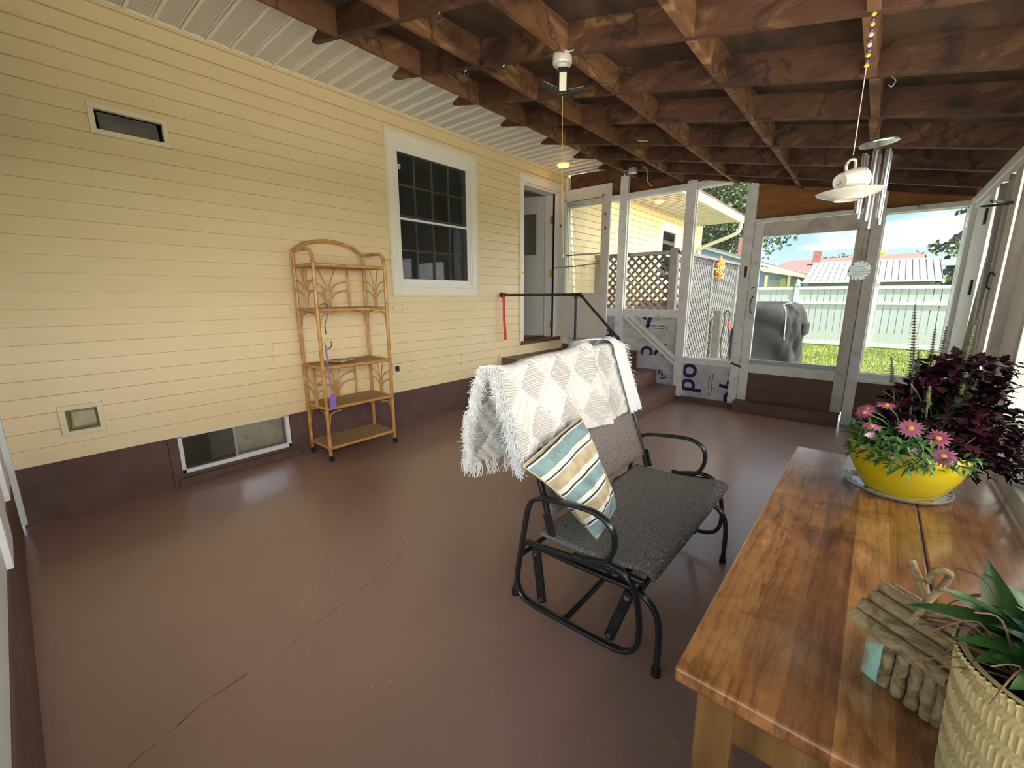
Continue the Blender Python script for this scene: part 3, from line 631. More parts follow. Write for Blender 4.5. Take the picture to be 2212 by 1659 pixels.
# plywood above the openings
def plyw(x0, x1, z0, m, y0=YI+.055):
    f = MB(); f.prism([(x0, y0, z0), (x1, y0, z0), (x1, y0, zb(x1)+DP), (x0, y0, min(zb(x0)+DP, 3.04))], (0, .012, 0)); f.build('plywood_panel', M[m], wf)
plyw(.05, .875, 2.655, 'plydark'); plyw(.985, 1.753, 2.655, 'plydark'); plyw(1.86, 2.425, 2.655, 'plydark'); plyw(2.522, 4.3, 2.12, 'ply')
f = MB(); f.prism([(.05, YI+.0, zb(.05)-.02), (4.2, YI, zb(4.2)), (4.2, YI, zb(4.2)+DP), (.05, YI, 3.04)], (0, .0, 0))
f = MB(); f.prism([(.95, 5.50, zb(.95)+.03), (4.2, 5.50, zb(4.2)+.02), (4.2, 5.50, zb(4.2)+DP), (.95, 5.50, zb(.95)+DP)], (0, .04, 0)); f.build('end_rafter', M['rafter'], wf)
f = MB(); f.box((2.53, YI+.035, 2.46), (3.0, YI+.056, 2.50)); f.prism([(2.52, YI+.03, 2.47), (4.15, YI+.03, 2.20), (4.15, YI+.03, 2.25), (2.52, YI+.03, 2.515)], (0, .025, 0)); f.build('nailer', M['ply'], wf)
wbox('stud', .70, .875, 2.66, 2.98, 'darkwood', y0=YI+.02)
# foam boards with their printing
def foam(x0, x1, z0, z1, y=YI+.055):
    f = MB(); f.box((x0, y, z0), (x1, y+.025, z1)); return f.build('foam_panel', M['foam'], wf)
fa = foam(.985, 1.76, .05, .55, YI+.052); fb = foam(.06, 1.76, .55, 1.06, YI+.058); fc = foam(1.86, 2.43, .055, .492)
f = MB(); f.box((1.60, YI+.05, .30), (1.86, YI+.056, .46)); f.build('foil_tape', M['foam'], fa)
Yt = YI+.0505
def rotm(deg): return Matrix.Rotation(R(deg), 4, 'Y') @ Matrix.Rotation(PI/2, 4, 'X')
# lettering: (text, x, z, size, turn)
text_obj('lyp', M['navy'], fb, (1.45, YI+.0575, 1.185), .42, rotm(194))
text_obj('po', M['navy'], fb, (1.62, YI+.0575, .625), .34, rotm(187))
text_obj('poly', M['navy'], fb, (.92, YI+.0575, .80), .22, rotm(200))
text_obj('oly', M['ink'], fa, (1.52, YI+.0515, .34), .12, rotm(50))
text_obj('pol', M['navy'], fc, (2.01, YI+.0545, .11), .36, rotm(-88))
text_obj('oly', M['navy'], fc, (2.52, YI+.0545, .0), .34, rotm(-84))
# the maker's small print is only a row of dark dashes at this distance
for p, yy, vert, x0, z0, spans in ((fb, YI+.0575, False, 1.33, .945, ((0, .13), (.145, .165), (.18, .25))), (fb, YI+.0575, False, 1.40, .912, ((0, .16),)),
                                   (fc, YI+.0545, True, 2.222, .155, ((0, .07), (.08, .10), (.115, .22))), (fc, YI+.0545, True, 2.186, .20, ((0, .15),))):
    f = MB(); rn_ = random.Random(3)
    for a_, b_ in spans:
        t_ = a_
        while t_ < b_:
            w_ = rn_.uniform(.006, .011); h_ = rn_.uniform(.010, .015)
            if vert: f.box((x0-h_/2, yy-.0006, z0+t_), (x0+h_/2, yy, z0+t_+w_))
            else: f.box((x0+t_, yy-.0006, z0-h_/2), (x0+t_+w_, yy, z0+h_/2))
            t_ += w_ + .0025
    f.build('printing', M['ink'], p)
for (p, x, z, yy) in ((fc, 2.20, .125, YI+.0545), (fb, 1.61, .925, YI+.0575)):
    f = MB(); f.tube([(x+.016*math.cos(a*PI/8), yy, z+.016*math.sin(a*PI/8)) for a in range(16)], .0022, 5, closed=True); f.tube([(x-.012, yy, z-.02), (x+.012, yy, z-.03)], .002, 5); f.build('printing', M['ink'], p)
# diagonal brace
f = MB(); f.prism([(.99, YI, 1.055), (1.17, YI, 1.055), (1.753, YI, .575), (1.753, YI, .44)], (0, .045, 0)); f.build('brace', M['oldwhite'], wf, bevel=.004)
f = MB(); f.prism([(1.06, YI-.004, 1.05), (1.085, YI-.004, 1.05), (1.753, YI-.004, .515), (1.753, YI-.004, .495)], (0, .008, 0)); f.build('brace_groove', M['galv'], wf)
# turn-button latch
f = MB(); f.obox((2.465, YI-.008, .54), .16, .018, .022, (1, 0, -.36), (0, 1, 0)); f.build('wooden_turn_button', M['rust'], wf, bevel=.003)
f = MB(); f.box((2.468, YI-.006, 1.545), (2.496, YI, 1.665)); f.build('hinge', M['rust'], wf, bevel=.002)

# door 3: screened porch door
d3 = struct_root('door_3', (3.0, 5.549, .10))
def dbox(name, x0, x1, z0, z1, m='oldwhite', y0=YI-.004, y1=YI+.034, bevel=.003):
    f = MB(); f.box((x0, y0, z0), (x1, y1, z1)); return f.build(name, M[m], d3, bevel=bevel)
dbox('stile', 2.526, 2.622, .10, 2.118); dbox('door_stop', 2.522, 2.545, .125, 2.128, 'oldwhite', YI+.034, YI+.06); dbox('door_stop', 3.50, 3.536, .125, 2.128, 'oldwhite', YI+.034, YI+.06); dbox('stile', 3.432, 3.528, .10, 2.118, 'beige'); dbox('top_rail', 2.622, 3.432, 1.972, 2.118, 'beige')
dbox('middle_rail', 2.622, 3.432, .455, .56); dbox('glazing_sill', 2.622, 3.432, .56, .612, 'galv', YI+.004)
dbox('kick_panel', 2.622, 3.432, .10, .455, 'brownpaint', YI+.008, YI+.022); dbox('bottom_rail', 2.622, 3.432, .095, .125, 'brownpaint')
dbox('insect_screen', 2.622, 3.432, .612, 1.972, 'screen', YI+.014, YI+.0145, 0)
f = MB(); f.tube([(2.59, YI-.004, 1.33), (2.575, YI-.030, 1.29), (2.572, YI-.034, 1.23), (2.578, YI-.028, 1.17), (2.59, YI-.004, 1.14)], .006); f.tube([(2.56, YI-.012, 1.42), (2.60, YI-.012, 1.435)], .004); f.build('pull_handle', M['ironpipe'], d3)
f = MB(); f.box((2.52, 5.40, 0), (3.52, YI, .125)); th = sbuild(f, 'trim_1', M['brownpaint'], bevel=.006)

# ---- right wall
wr = struct_root('wall_right', (4.2, 2.5, 0))
def rbox(name, y0, y1, z0, z1, m='oldwhite', x0=4.2, x1=4.27, bevel=.003, parent=None):
    f = MB(); f.box((x0, y0, z0), (x1, y1, z1)); return f.build(name, M[m], parent or wr, bevel=bevel)
rbox('top_plate', -.3, 5.56, 2.055, 2.155, 'white'); rbox('top_plate_lip', -.3, 5.56, 2.10, 2.16, 'white', 4.19, 4.21)
rbox('corner_post', 5.42, 5.56, 0, 2.15, 'white', 4.182, 4.27)
rbox('board_panel', 4.72, 5.42, 0, 2.055, 'white', 4.215, 4.24); rbox('stile', 4.52, 4.70, 0, 2.055, 'white', 4.2, 4.25)
for z in (1.90, 1.40): rbox('hinge', 4.665, 4.715, z-.055, z+.055, 'ironpipe', 4.188, 4.2)
rbox('stile', 3.74, 3.93, 0, 2.055, 'beige'); rbox('board_panel', 3.93, 4.52, 0, .56, 'white', 4.21, 4.24)
rbox('stile', 3.35, 3.44, 0, 2.055, 'beige', 4.17, 4.26); rbox('board_panel', 2.62, 3.35, 0, 2.055, 'white', 4.205, 4.24); rbox('board_panel', 3.44, 3.74, 0, .50, 'white', 4.21, 4.24)
rbox('low_panel', -.12, 2.62, 0, .76, 'white', 4.21, 4.24)
rbox('sill', -.12, 2.62, .74, .80, 'beige', 4.062, 4.25)
rbox('casement_rail', -.12, 2.62, .80, .865, 'beige', 4.135, 4.19); rbox('casement_rail', -.12, 2.62, 2.0, 2.055, 'white', 4.135, 4.19)
for y in (-.12, 1.02, 1.98, 2.57): rbox('casement_stile', y, y+.055, .865, 2.0, 'beige', 4.135, 4.19)
f = MB(); f.box((4.16, -.1, .865), (4.1605, 2.6, 2.0)); f.build('insect_screen', M['screen'], wr)
f = MB(); f.box((4.2, 3.44, .5), (4.2005, 3.74, 2.055)); f.build('insect_screen', M['screen'], wr)
# hook clip hardware
f = MB(); f.tube(smooth_path([(4.19, 3.86, 1.86), (4.12, 3.9, 1.87), (4.08, 3.88, 1.865), (4.12, 3.84, 1.855), (4.19, 3.80, 1.86)]), .004, 6); f.tube([(4.195, 3.80, 1.86), (4.10, 3.70, 1.865)], .008, 6); f.build('wire_clip', M['ironpipe'], wr)
f = MB(); f.tube(smooth_path([(4.195, 3.85, 1.46), (4.175, 3.86, 1.48), (4.172, 3.86, 1.40), (4.19, 3.86, 1.38)]), .005, 6); f.build('hook', M['ironpipe'], wr)
f = MB(); f.tube(smooth_path([(4.19, 3.72, .93), (4.12, 3.80, .90), (4.09, 3.82, .82), (4.11, 3.79, .74), (4.19, 3.72, .72)]), .007, 6); f.build('pull_handle', M['ironpipe'], wr)

# ---- near wall (beside the camera, grazed at the left edge of the view)
wn = struct_root('wall_near', (2, -.15, 0))
def nbox(name, x0, x1, z0, z1, m, y0=-.20, y1=-.13, bevel=.004):
    f = MB(); f.box((x0, y0, z0), (x1, y1, z1)); return f.build(name, M[m], wn, bevel=bevel)
nbox('low_wall', 0, 4.2, 0, .42, 'brownpaint'); nbox('corner_post', 0.0, .05, .04, 3.0, 'white', -.17, -.105); nbox('sill', 0, 4.2, .62, .68, 'white'); nbox('board_panel', .0, 4.2, .42, .62, 'white', -.19, -.135)
for x in (.75, 1.75, 2.75, 3.75): nbox('post', x, x+.09, .68, zb(x)+.1, 'white')
for x, z in ((.42, .42), (1.2, .42)): nbox('stop_block', x, x+.3, z, z+.22, 'oldwhite', -.15, -.118)
nbox('header', 0, 4.2, 2.1, 2.18, 'white'); nbox('board_panel', .0, 2.2, .68, 2.1, 'white', -.19, -.15)  # upper board_panel added to shut out light that made a hot spot
f = MB(); f.prism([(0, -.19, 2.18), (4.2, -.19, 2.18), (4.2, -.19, 2.28), (.9, -.19, 2.96), (0, -.19, 3.04)], (0, .02, 0)); f.build('gable_board', M['plydark'], wn)

# ================================================================== THINGS ON THE PORCH
# ---- entry steps
st = thing('entry_steps', (.9, 4.85, 0), 'brown painted wooden landing with three steps below the open house door', 'steps')
f = MB(); f.box((0.016, 4.10, 0), (1.22, 5.545, .555)); f.build('landing', M['steps'], st, bevel=.006)
f = MB(); f.box((1.221, 4.10, 0), (1.53, 5.545, .37)); f.build('step', M['steps'], st, bevel=.006)
f = MB(); f.box((1.531, 4.10, 0), (1.805, 5.545, .185)); f.build('step', M['steps'], st, bevel=.006)
f = MB(); f.box((1.02, 5.50, .556), (1.235, 5.545, .60)); f.box((1.222, 5.495, .30), (1.245, 5.545, .60)); f.build('end_board', M['brownpaint'], st, bevel=.004)
f = MB(); f.box((.016, 5.52, .556), (.90, 5.545, .62)); f.build('end_board', M['brownpaint'], st)
f = MB(); f.box((.0155, 4.06, .45), (.03, 4.098, .60)); f.box((.0155, 4.1, .556), (.024, 5.5, .585)); f.build('wall_trim', M['siding_trim'], st)

# ---- pipe handrail and strap
hr = thing('pipe_handrail', (1.12, 4.12, .556), 'black iron pipe handrail along the landing edge and down the steps', 'handrail')
f = MB(); f.tube([(.045, 4.12, 1.355), (1.12, 4.12, 1.355)], .014, 12); f.build('top_pipe', M['ironpipe'], hr, smooth=True)
f = MB(); f.tube([(1.19, 4.12, 1.345), (1.655, 4.12, .905)], .014, 12); f.build('sloping_pipe', M['ironpipe'], hr, smooth=True)
f = MB(); f.tube([(1.125, 4.12, .556), (1.125, 4.12, 1.33)], .013, 12); f.lathe([(.0, 0), (.04, 0), (.04, .008), (.018, .012)], (1.125, 4.12, .556)); f.build('post', M['ironpipe'], hr, smooth=True)
f = MB(); f.tube([(1.665, 4.12, .185), (1.665, 4.12, .87)], .013, 12); f.lathe([(.0, 0), (.04, 0), (.04, .008), (.018, .012)], (1.665, 4.12, .185)); f.build('post', M['ironpipe'], hr, smooth=True)
f = MB(); f.tube([(1.085, 4.12, 1.355), (1.175, 4.12, 1.355), (1.205, 4.12, 1.332)], .021, 12); f.tube([(1.125, 4.12, 1.36), (1.125, 4.12, 1.31)], .021, 12); f.tube([(1.175, 4.12, 1.355), (1.19, 4.12, 1.357)], .023, 12); f.build('elbow_fitting', M['ironpipe'], hr, smooth=True)
f = MB(); f.tube([(1.635, 4.12, .925), (1.662, 4.12, .90), (1.665, 4.12, .86)], .021, 12); f.build('elbow_fitting', M['ironpipe'], hr, smooth=True)
f = MB(); f.tube([(.045, 4.12, 1.355), (.016, 4.12, 1.355)], .03, 10); f.build('wall_flange', M['ironpipe'], hr)
def strap(u, v):
    z = 1.34 - .545*v; return Vector((.075 + .018*v + .004*math.sin(v*9) + (u-.5)*.004, 4.095 + (u-.5)*.040 + .012*v, z))
f = MB(); f.grid(strap, 2, 24); rs = f.build('red_strap', M['red'], smooth=True, solid=.003)
tag(rs, 'long narrow red strap hanging from the wall end of the handrail', 'strap')
f = MB(); f.tube([(.075, 4.12+.022*math.cos(a*PI/6), 1.355+.022*math.sin(a*PI/6)) for a in range(12)], .004, 6, closed=True, up=(1, 0, 0), sx=3); f.build('loop', M['red'], rs)

# ---- rattan shelf
rk = thing('rattan_shelf_unit', (.23, 1.87, 0), 'tall honey rattan shelf unit on casters standing against the yellow wall', 'shelf unit')
XB, XF, YL, YR = .065, .395, 1.565, 2.183
pr_ = .0145
for (x, y, zt) in ((XB, YL, 1.705), (XB, YR, 1.705), (XF, YL, 1.60), (XF, YR, 1.60)):
    f = MB(); f.tube([(x, y, .055), (x, y, .6), (x, y, 1.2), (x, y, zt)], pr_, 12)
    for z in (.13, .30, .56, .80, 1.02, 1.30, 1.48): f.lathe([(.0145, -.004), (.0165, 0), (.0145, .004)], (x, y, z+.013*math.sin(x*99+z*7)), 12)
    f.build('post', M['rattan'], rk, smooth=True)
    f = MB(); f.lathe([(.006, .03), (.006, .058)], (x, y, 0), 10); f.box((x-.010, y-.014, .022), (x+.010, y+.010, .040))
    M4 = Matrix.Translation((x, y+.006, .0215)) @ Matrix.Rotation(PI/2, 4, 'Y'); f.lathe([(.0, -.011), (.0205, -.010), (.0215, -.006), (.0215, .006), (.0205, .010), (.0, .011)], n=18, M4=M4)
    f.build('caster', M['blackpl'], rk, smooth=True)
tiers = (.115, .45, .785, 1.243, 1.585)
for i, z in enumerate(tiers):
    f = MB()
    f.tube([(XF+.0, YL, z), (XF+.0, YR, z)], .0135, 10); f.tube([(XB, YL, z), (XB, YR, z)], .0125, 10); f.tube([(XB, YL, z), (XF, YL, z)], .0125, 10); f.tube([(XB, YR, z), (XF, YR, z)], .0125, 10)
    o = f.build('shelf_frame', M['rattan'], rk, smooth=True)
    f = MB(); f.box((XB, YL, z+.001), (XF, YR, z+.010)); f.build('woven_shelf', M['weave'], rk)
# arch and side handles
f = MB(); f.tube(smooth_path([(XB, YL-.004, 1.700), (XB, YL+.02, 1.715), (XB, YL+.13, 1.775), (XB, 1.872, 1.803), (XB, YR-.13, 1.775), (XB, YR-.02, 1.715), (XB, YR+.004, 1.700)], 6), .0145, 12); f.build('top_arch', M['rattan'], rk, smooth=True)
for y in (YL, YR):
    f = MB(); f.tube(smooth_path([(XB, y, 1.703), (.20, y, 1.705), (.32, y, 1.702), (.375, y, 1.675), (.395, y, 1.60)], 6), .0145, 12); f.build('side_handle', M['rattan'], rk, smooth=True)
def fan(kind, a, b, c, z0, z1):
    # kind 'x': panel in the plane x=a running y b..c ; kind 'y': panel in the plane y=a running x b..c
    w = c-b; m = (b+c)/2; h = z1-z0; f = MB()
    P = (lambda s, z: (a, s, z)) if kind == 'x' else (lambda s, z: (s, a, z))
    k = min(.022, w*.1)
    for s in (-1, -.5, 0, .5, 1): f.tube([P(m+s*k*.9, z0), P(m+s*k*.9, z0+h*.42)], .0052, 6)
    for s in (-1, 1):
        for (zs, ze, reach, kk) in ((.14, .44, .98, 1.0), (.30, .68, .98, .7), (.36, 1.0, .42, .4)):
            pts = []
            for i in range(9):
                t = i/8
                if reach > .9: q = kk*k + (w/2*reach-kk*k)*(1-math.cos(t*PI/2)); zz = z0+h*(zs+(ze-zs)*math.sin(t*PI/2))
                else: q = kk*k + (w/2*reach-kk*k)*t**1.7; zz = z0+h*(zs+(ze-zs)*t)
                pts.append(P(m+s*q, zz))
            f.tube(pts, .0050, 6)
    f.build('fan_panel', M['rattan'], rk, smooth=True)
for z0, z1 in ((1.255, 1.575), (.462, .775)):
    for y in (YL, YR): fan('y', y, XB+.02, XF-.02, z0, z1)
    fan('x', XB+.004, YL+.08, YR-.17, z0, z1)
    for y in (YL+.075, YR-.165):
        f = MB(); f.tube([(XB+.004, y, z0), (XB+.004, y, z1)], .009, 8); f.build('slim_post', M['rattan'], rk, smooth=True)
for zt in (1.230, .437):
    for x in (XB, XF):
        for y, s in ((YL, 1), (YR, -1)):
            f = MB(); f.tube([(x, y+s*.125, zt-.016), (x, y+s*.07, zt-.017), (x, y+s*.032, zt-.035), (x, y+s*.022, zt-.075), (x, y+s*.018, zt-.12)], .0055, 6); f.build('corner_bracket', M['rattan'], rk, smooth=True)
    for y in (YL, YR):
        for x, s in ((XB, 1), (XF, -1)):
            f = MB(); f.tube([(x+s*.11, y, zt-.016), (x+s*.06, y, zt-.017), (x+s*.03, y, zt-.035), (x+s*.020, y, zt-.09)], .0055, 6); f.build('corner_bracket', M['rattan'], rk, smooth=True)
# lace plate
M['lace'] = mat('red_and_white_lace', rough=.6, cols=[(.40, (.74, .70, .70)), (.52, (.74, .70, .70)), (.535, (.40, .05, .12)), (.6, (.36, .06, .12))], scale=34, detail=2)
f = MB(); n = 64
def lp(i, r, z): a = 2*PI*i/n; q = r*(1+.035*abs(math.sin(a*9))); return (.225+.74*q*math.cos(a), 1.80+q*math.sin(a), z)
vs = [(.225, 1.80, .806)]+[lp(i, .085, .806) for i in range(n)]+[lp(i, .118, .812) for i in range(n)]+[lp(i, .118, .809) for i in range(n)]+[lp(i, .08, .7965) for i in range(n)]+[(.225, 1.80, .7965)]
fs = [(0, 1+i, 1+(i+1) % n) for i in range(n)]
for k in range(3): fs += [(1+k*n+i, 1+(k+1)*n+i, 1+(k+1)*n+(i+1) % n, 1+k*n+(i+1) % n) for i in range(n)]
fs += [(len(vs)-1, 1+3*n+(i+1) % n, 1+3*n+i) for i in range(n)]
f.add(vs, fs); o = f.build('lace_doily', M['lace'], smooth=True); tag(o, 'round white and dark red lace doily lying on the middle rattan shelf', 'doily')
# fly swatter
fs_ = thing('fly_swatter', (.405, 1.60, .47), 'purple fly swatter hanging down the front post of the rattan shelf', 'fly swatter')
f = MB(); f.tube([(.425, 1.592, .955), (.425, 1.597, .80), (.425, 1.604, .60), (.425, 1.610, .56)], .0035, 6); f.build('shaft', M['purple'], fs_)
f = MB(); f.tube([(.425, 1.590, .94), (.425, 1.594, .86)], .0075, 8); f.build('grip', M['purple'], fs_)
f = MB(); f.prism([(.422, 1.578, .455), (.422, 1.635, .445), (.422, 1.640, .555), (.422, 1.612, .585), (.422, 1.585, .552)], (.005, 0, 0)); f.build('paddle', M['purple'], fs_, bevel=.002)
f = MB(); f.tube(smooth_path([(.41, 1.575, 1.262), (.415, 1.590, 1.285), (.42, 1.62, 1.290), (.43, 1.640, 1.262), (.43, 1.628, 1.20), (.43, 1.600, 1.13), (.43, 1.60, 1.06)], 5), .0042, 6)
tag(f.build('curved_rod', M['black'], smooth=True), 'thin black bent rod hooked over the second rattan shelf', 'hook')
f = MB(); f.tube(smooth_path([(.412, 1.59, .99), (.424, 1.592, .955), (.43, 1.60, .94), (.43, 1.63, .955), (.43, 1.640, .985), (.425, 1.632, 1.0)], 4), .004, 6)
tag(f.build('small_hook', M['black'], smooth=True), 'small black hook on the rattan post just above the fly swatter', 'hook')

# ---- things fixed to the yellow wall
vh = thing('exhaust_vent', (0, .69, 2.38), 'dark recessed exhaust flap high on the yellow wall with cream frame', 'vent')
f = MB(); frame_rect(f, .499, .876, 2.299, 2.466, .028, .028, -.01, .026); f.build('frame', M['siding_trim'], vh, bevel=.002)
f = MB(); f.box((-.10, .515, 2.31), (-.09, .86, 2.455)); f.box((-.10, .515, 2.31), (-.01, .53, 2.455)); f.box((-.10, .848, 2.31), (-.01, .862, 2.455)); f.box((-.10, .515, 2.445), (-.01, .86, 2.458)); f.box((-.10, .515, 2.307), (-.01, .86, 2.318)); f.build('housing', M['blackpl'], vh)
M['flap'] = mat('dusty_grey_flap', rough=.7, cols=[(.3, (.12, .115, .10)), (.7, (.20, .19, .17))], scale=12)
f = MB(); f.prism([(-.040, .545, 2.440), (.006, .545, 2.330), (.0, .545, 2.325), (-.048, .545, 2.438)], (0, .285, 0)); f.box((-.03, .56, 2.395), (-.018, .82, 2.40)); f.build('flap', M['flap'], vh, bevel=.002)
dv = thing('dryer_vent', (0, .21, .61), 'small square translucent vent cover low on the yellow wall', 'vent')
f = MB(); frame_rect(f, .112, .312, .514, .704, .030, .030, -.01, .028); f.build('frame', M['siding_trim'], dv, bevel=.002)
M['ventcover'] = mat('yellowed_vent_plastic', rough=.3, cols=[(.3, (.40, .38, .22)), (.7, (.58, .57, .40))], scale=9)
M['ventgrime'] = mat('brown_grimy_plastic', rough=.6, cols=[(.3, (.10, .075, .02)), (.7, (.26, .21, .08))], scale=14)
f = MB(); f.box((-.015, .14, .54), (.004, .285, .68)); f.build('recess', M['ventgrime'], dv)
f = MB(); f.prism([(.004, .158, .555), (.026, .168, .57), (.026, .168, .655), (.004, .158, .668)], (0, .105, 0)); f.build('cover', M['ventcover'], dv, bevel=.004)
br = thing('cable_bracket', (.015, 2.58, 1.235), 'small beige bracket with a hook on the siding below the window', 'bracket')
f = MB(); f.box((.012, 2.515, 1.207), (.032, 2.60, 1.255)); f.build('plate', M['siding_trim'], br, bevel=.003)
f = MB(); f.tube([(.03, 2.605+.03*math.cos(a*PI/8), 1.232+.024*math.sin(a*PI/8)) for a in range(2, 15)], .006, 6); f.tube([(.03, 2.605, 1.232), (.045, 2.66, 1.235)], .007, 6); f.build('hook', M['siding_trim'], br, smooth=True)
ol = thing('wall_outlet', (.015, 2.50, .615), 'small outdoor outlet with open dark recess on the siding behind the shelf unit', 'outlet')
f = MB(); frame_rect(f, 2.462, 2.568, .562, .668, .026, .022, .005, .022); f.build('plate', M['siding_trim'], ol, bevel=.002)
f = MB(); f.box((.005, 2.488, .584), (.012, 2.542, .646)); f.build('recess', M['darkwood'], ol)
f = MB(); f.box((.012, 2.495, .59), (.020, 2.512, .64)); f.box((.012, 2.520, .59), (.020, 2.536, .62)); f.build('socket', M['blackpl'], ol)

# ---- glider
gl = thing('glider_bench', (2.95, 1.74, 0), 'black metal glider bench with charcoal woodgrain sling seat beside the table', 'bench')
def frame_tube(name, pts, r=.0165, parent=gl, k=5, up=(0, 1, 0), sx=1.0, sy=.62, m='black'):
    f = MB(); f.tube(smooth_path(pts, k), r, 12, up=up, sx=sx, sy=sy); return f.build(name, M[m], parent, smooth=True)
def both(fn):
    for y, s in ((1.250, 1), (2.272, -1)): fn(y, s)
def mov(y, s):
    P = [(2.935, .392), (3.00, .392), (3.05, .405), (3.088, .45), (3.10, .51), (3.082, .565), (3.03, .592), (2.97, .596), (2.86, .585), (2.775, .570), (2.735, .545), (2.715, .50), (2.700, .42), (2.665, .22), (2.660, .15), (2.672, .11), (2.705, .085), (2.78, .078), (2.92, .082), (3.08, .088), (3.15, .098), (3.192, .13), (3.207, .19), (3.200, .28), (3.180, .36), (3.145, .405), (3.09, .418), (3.02, .405), (2.95, .385)]
    frame_tube('arm_loop', [(x, y, z) for x, z in P])
    f = MB(); f.tube([(2.72, y+s*.012, .345), (2.95, y+s*.012, .372), (3.10, y+s*.012, .395), (3.205, y+s*.012, .395)], .013, 10, up=(0, 1, 0)); f.build('seat_rail', M['black'], gl, smooth=True)
both(mov)
def fix(y, s):
    yy = y + s*.075
    P = [(2.585, yy, .0), (2.600, yy, .12), (2.615, yy, .22), (2.640, yy, .285), (2.69, yy, .30), (2.80, yy, .295), (3.0, yy, .30), (3.12, yy, .305), (3.19, yy, .292), (3.235, yy, .245), (3.250, yy, .16), (3.250, yy, .0)]
    frame_tube('base_frame', P, .0155, sy=.75)
    for fx_ in (3.25, 2.585): f = MB(); f.lathe([(.0, 0), (.0165, 0), (.0165, .03), (.0, .03)], (fx_, yy, 0), 12); f.build('foot_cap', M['blackpl'], gl, smooth=True)
    for (xt, zt, xb, zb_) in ((2.735, .300, 2.765, .092), (3.145, .300, 3.082, .10)):
        yl = y + s*.035; d = Vector((xb-xt, 0, zb_-zt)); c = Vector(((xt+xb)/2, yl, (zt+zb_)/2)); ux = d.normalized()
        f = MB(); f.obox(c, d.length+.03, .020, .040, ux, (0, 1, 0)); lk = f.build('swing_link', M['blackpl'], gl, bevel=.008)
        f = MB()
        for k in (-.25, -.08, .09, .26): f.obox(c + ux*d.length*k*.6 + Vector((0, -s*.011, 0)), d.length*.11, .006, .024, ux, (0, 1, 0))
        f.build('ribs', M['black'], lk)
        for (x, z) in ((xt, zt), (xb, zb_)):
            f = MB(); M4 = Matrix.Translation((x, yl-s*.012, z)) @ Matrix.Rotation(PI/2, 4, 'X'); f.lathe([(.0, -.006), (.011, -.004), (.011, .004), (.0, .007)], n=14, M4=M4); f.build('bolt', M['steel'], lk, smooth=True)
    # backrest upright with its hinge plate
    f = MB(); f.tube([(2.805, y+s*.05, .40), (2.775, y+s*.05, .50), (2.692, y+s*.05, .76), (2.600, y+s*.05, 1.045)], .0145, 10, up=(0, 1, 0), sy=.8); f.build('back_upright', M['black'], gl, smooth=True)
    f = MB(); f.obox((2.800, y+s*.032, .445), .10, .010, .034, (-.3, 0, .95), (0, 1, 0)); f.build('hinge_plate', M['black'], gl, bevel=.003)
both(fix)
for (x, z, r) in ((2.62, .22, .012), (2.90, .088, .014), (3.08, .30, .014), (3.165, .30, .012)):
    f = MB(); f.tube([(x, 1.262 if z < .1 else 1.337, z), (x, 2.268 if z < .1 else 2.193, z)], r, 10); f.build('cross_tube', M['black'], gl, smooth=True)
def seatf(u, v):
    x = 2.755 + .485*u; z = .405 + .035*math.sin(u*PI*.5) - .022*math.sin(u*PI) - .030*max(0, (u-.92)/.08)**2 - .006*math.sin(v*PI)
    return Vector((x, 1.265 + .935*v, z))
f = MB(); f.grid(seatf, 28, 30)
for k in f.uv: f.uv[k] = [(a*.5, b) for a, b in f.uv[k]]
f.build('sling_seat', M['sling'], gl, smooth=True, solid=.008)
def bx_(z): return 2.80 - (z-.45)*(.20/.62)
def backf(u, v):
    z = .475 + .585*v; return Vector((bx_(z) - .012*math.sin(v*PI), 1.300 + .90*u, z))
f = MB(); f.grid(backf, 24, 20)
for k in f.uv: f.uv[k] = [(b*.6, a) for a, b in f.uv[k]]
f.build('sling_back', M['slingback'], gl, smooth=True, solid=.007)
f = MB(); f.tube([(2.598, 1.30, 1.05), (2.598, 2.20, 1.05)], .014, 10); f.build('top_bar', M['black'], gl, smooth=True)

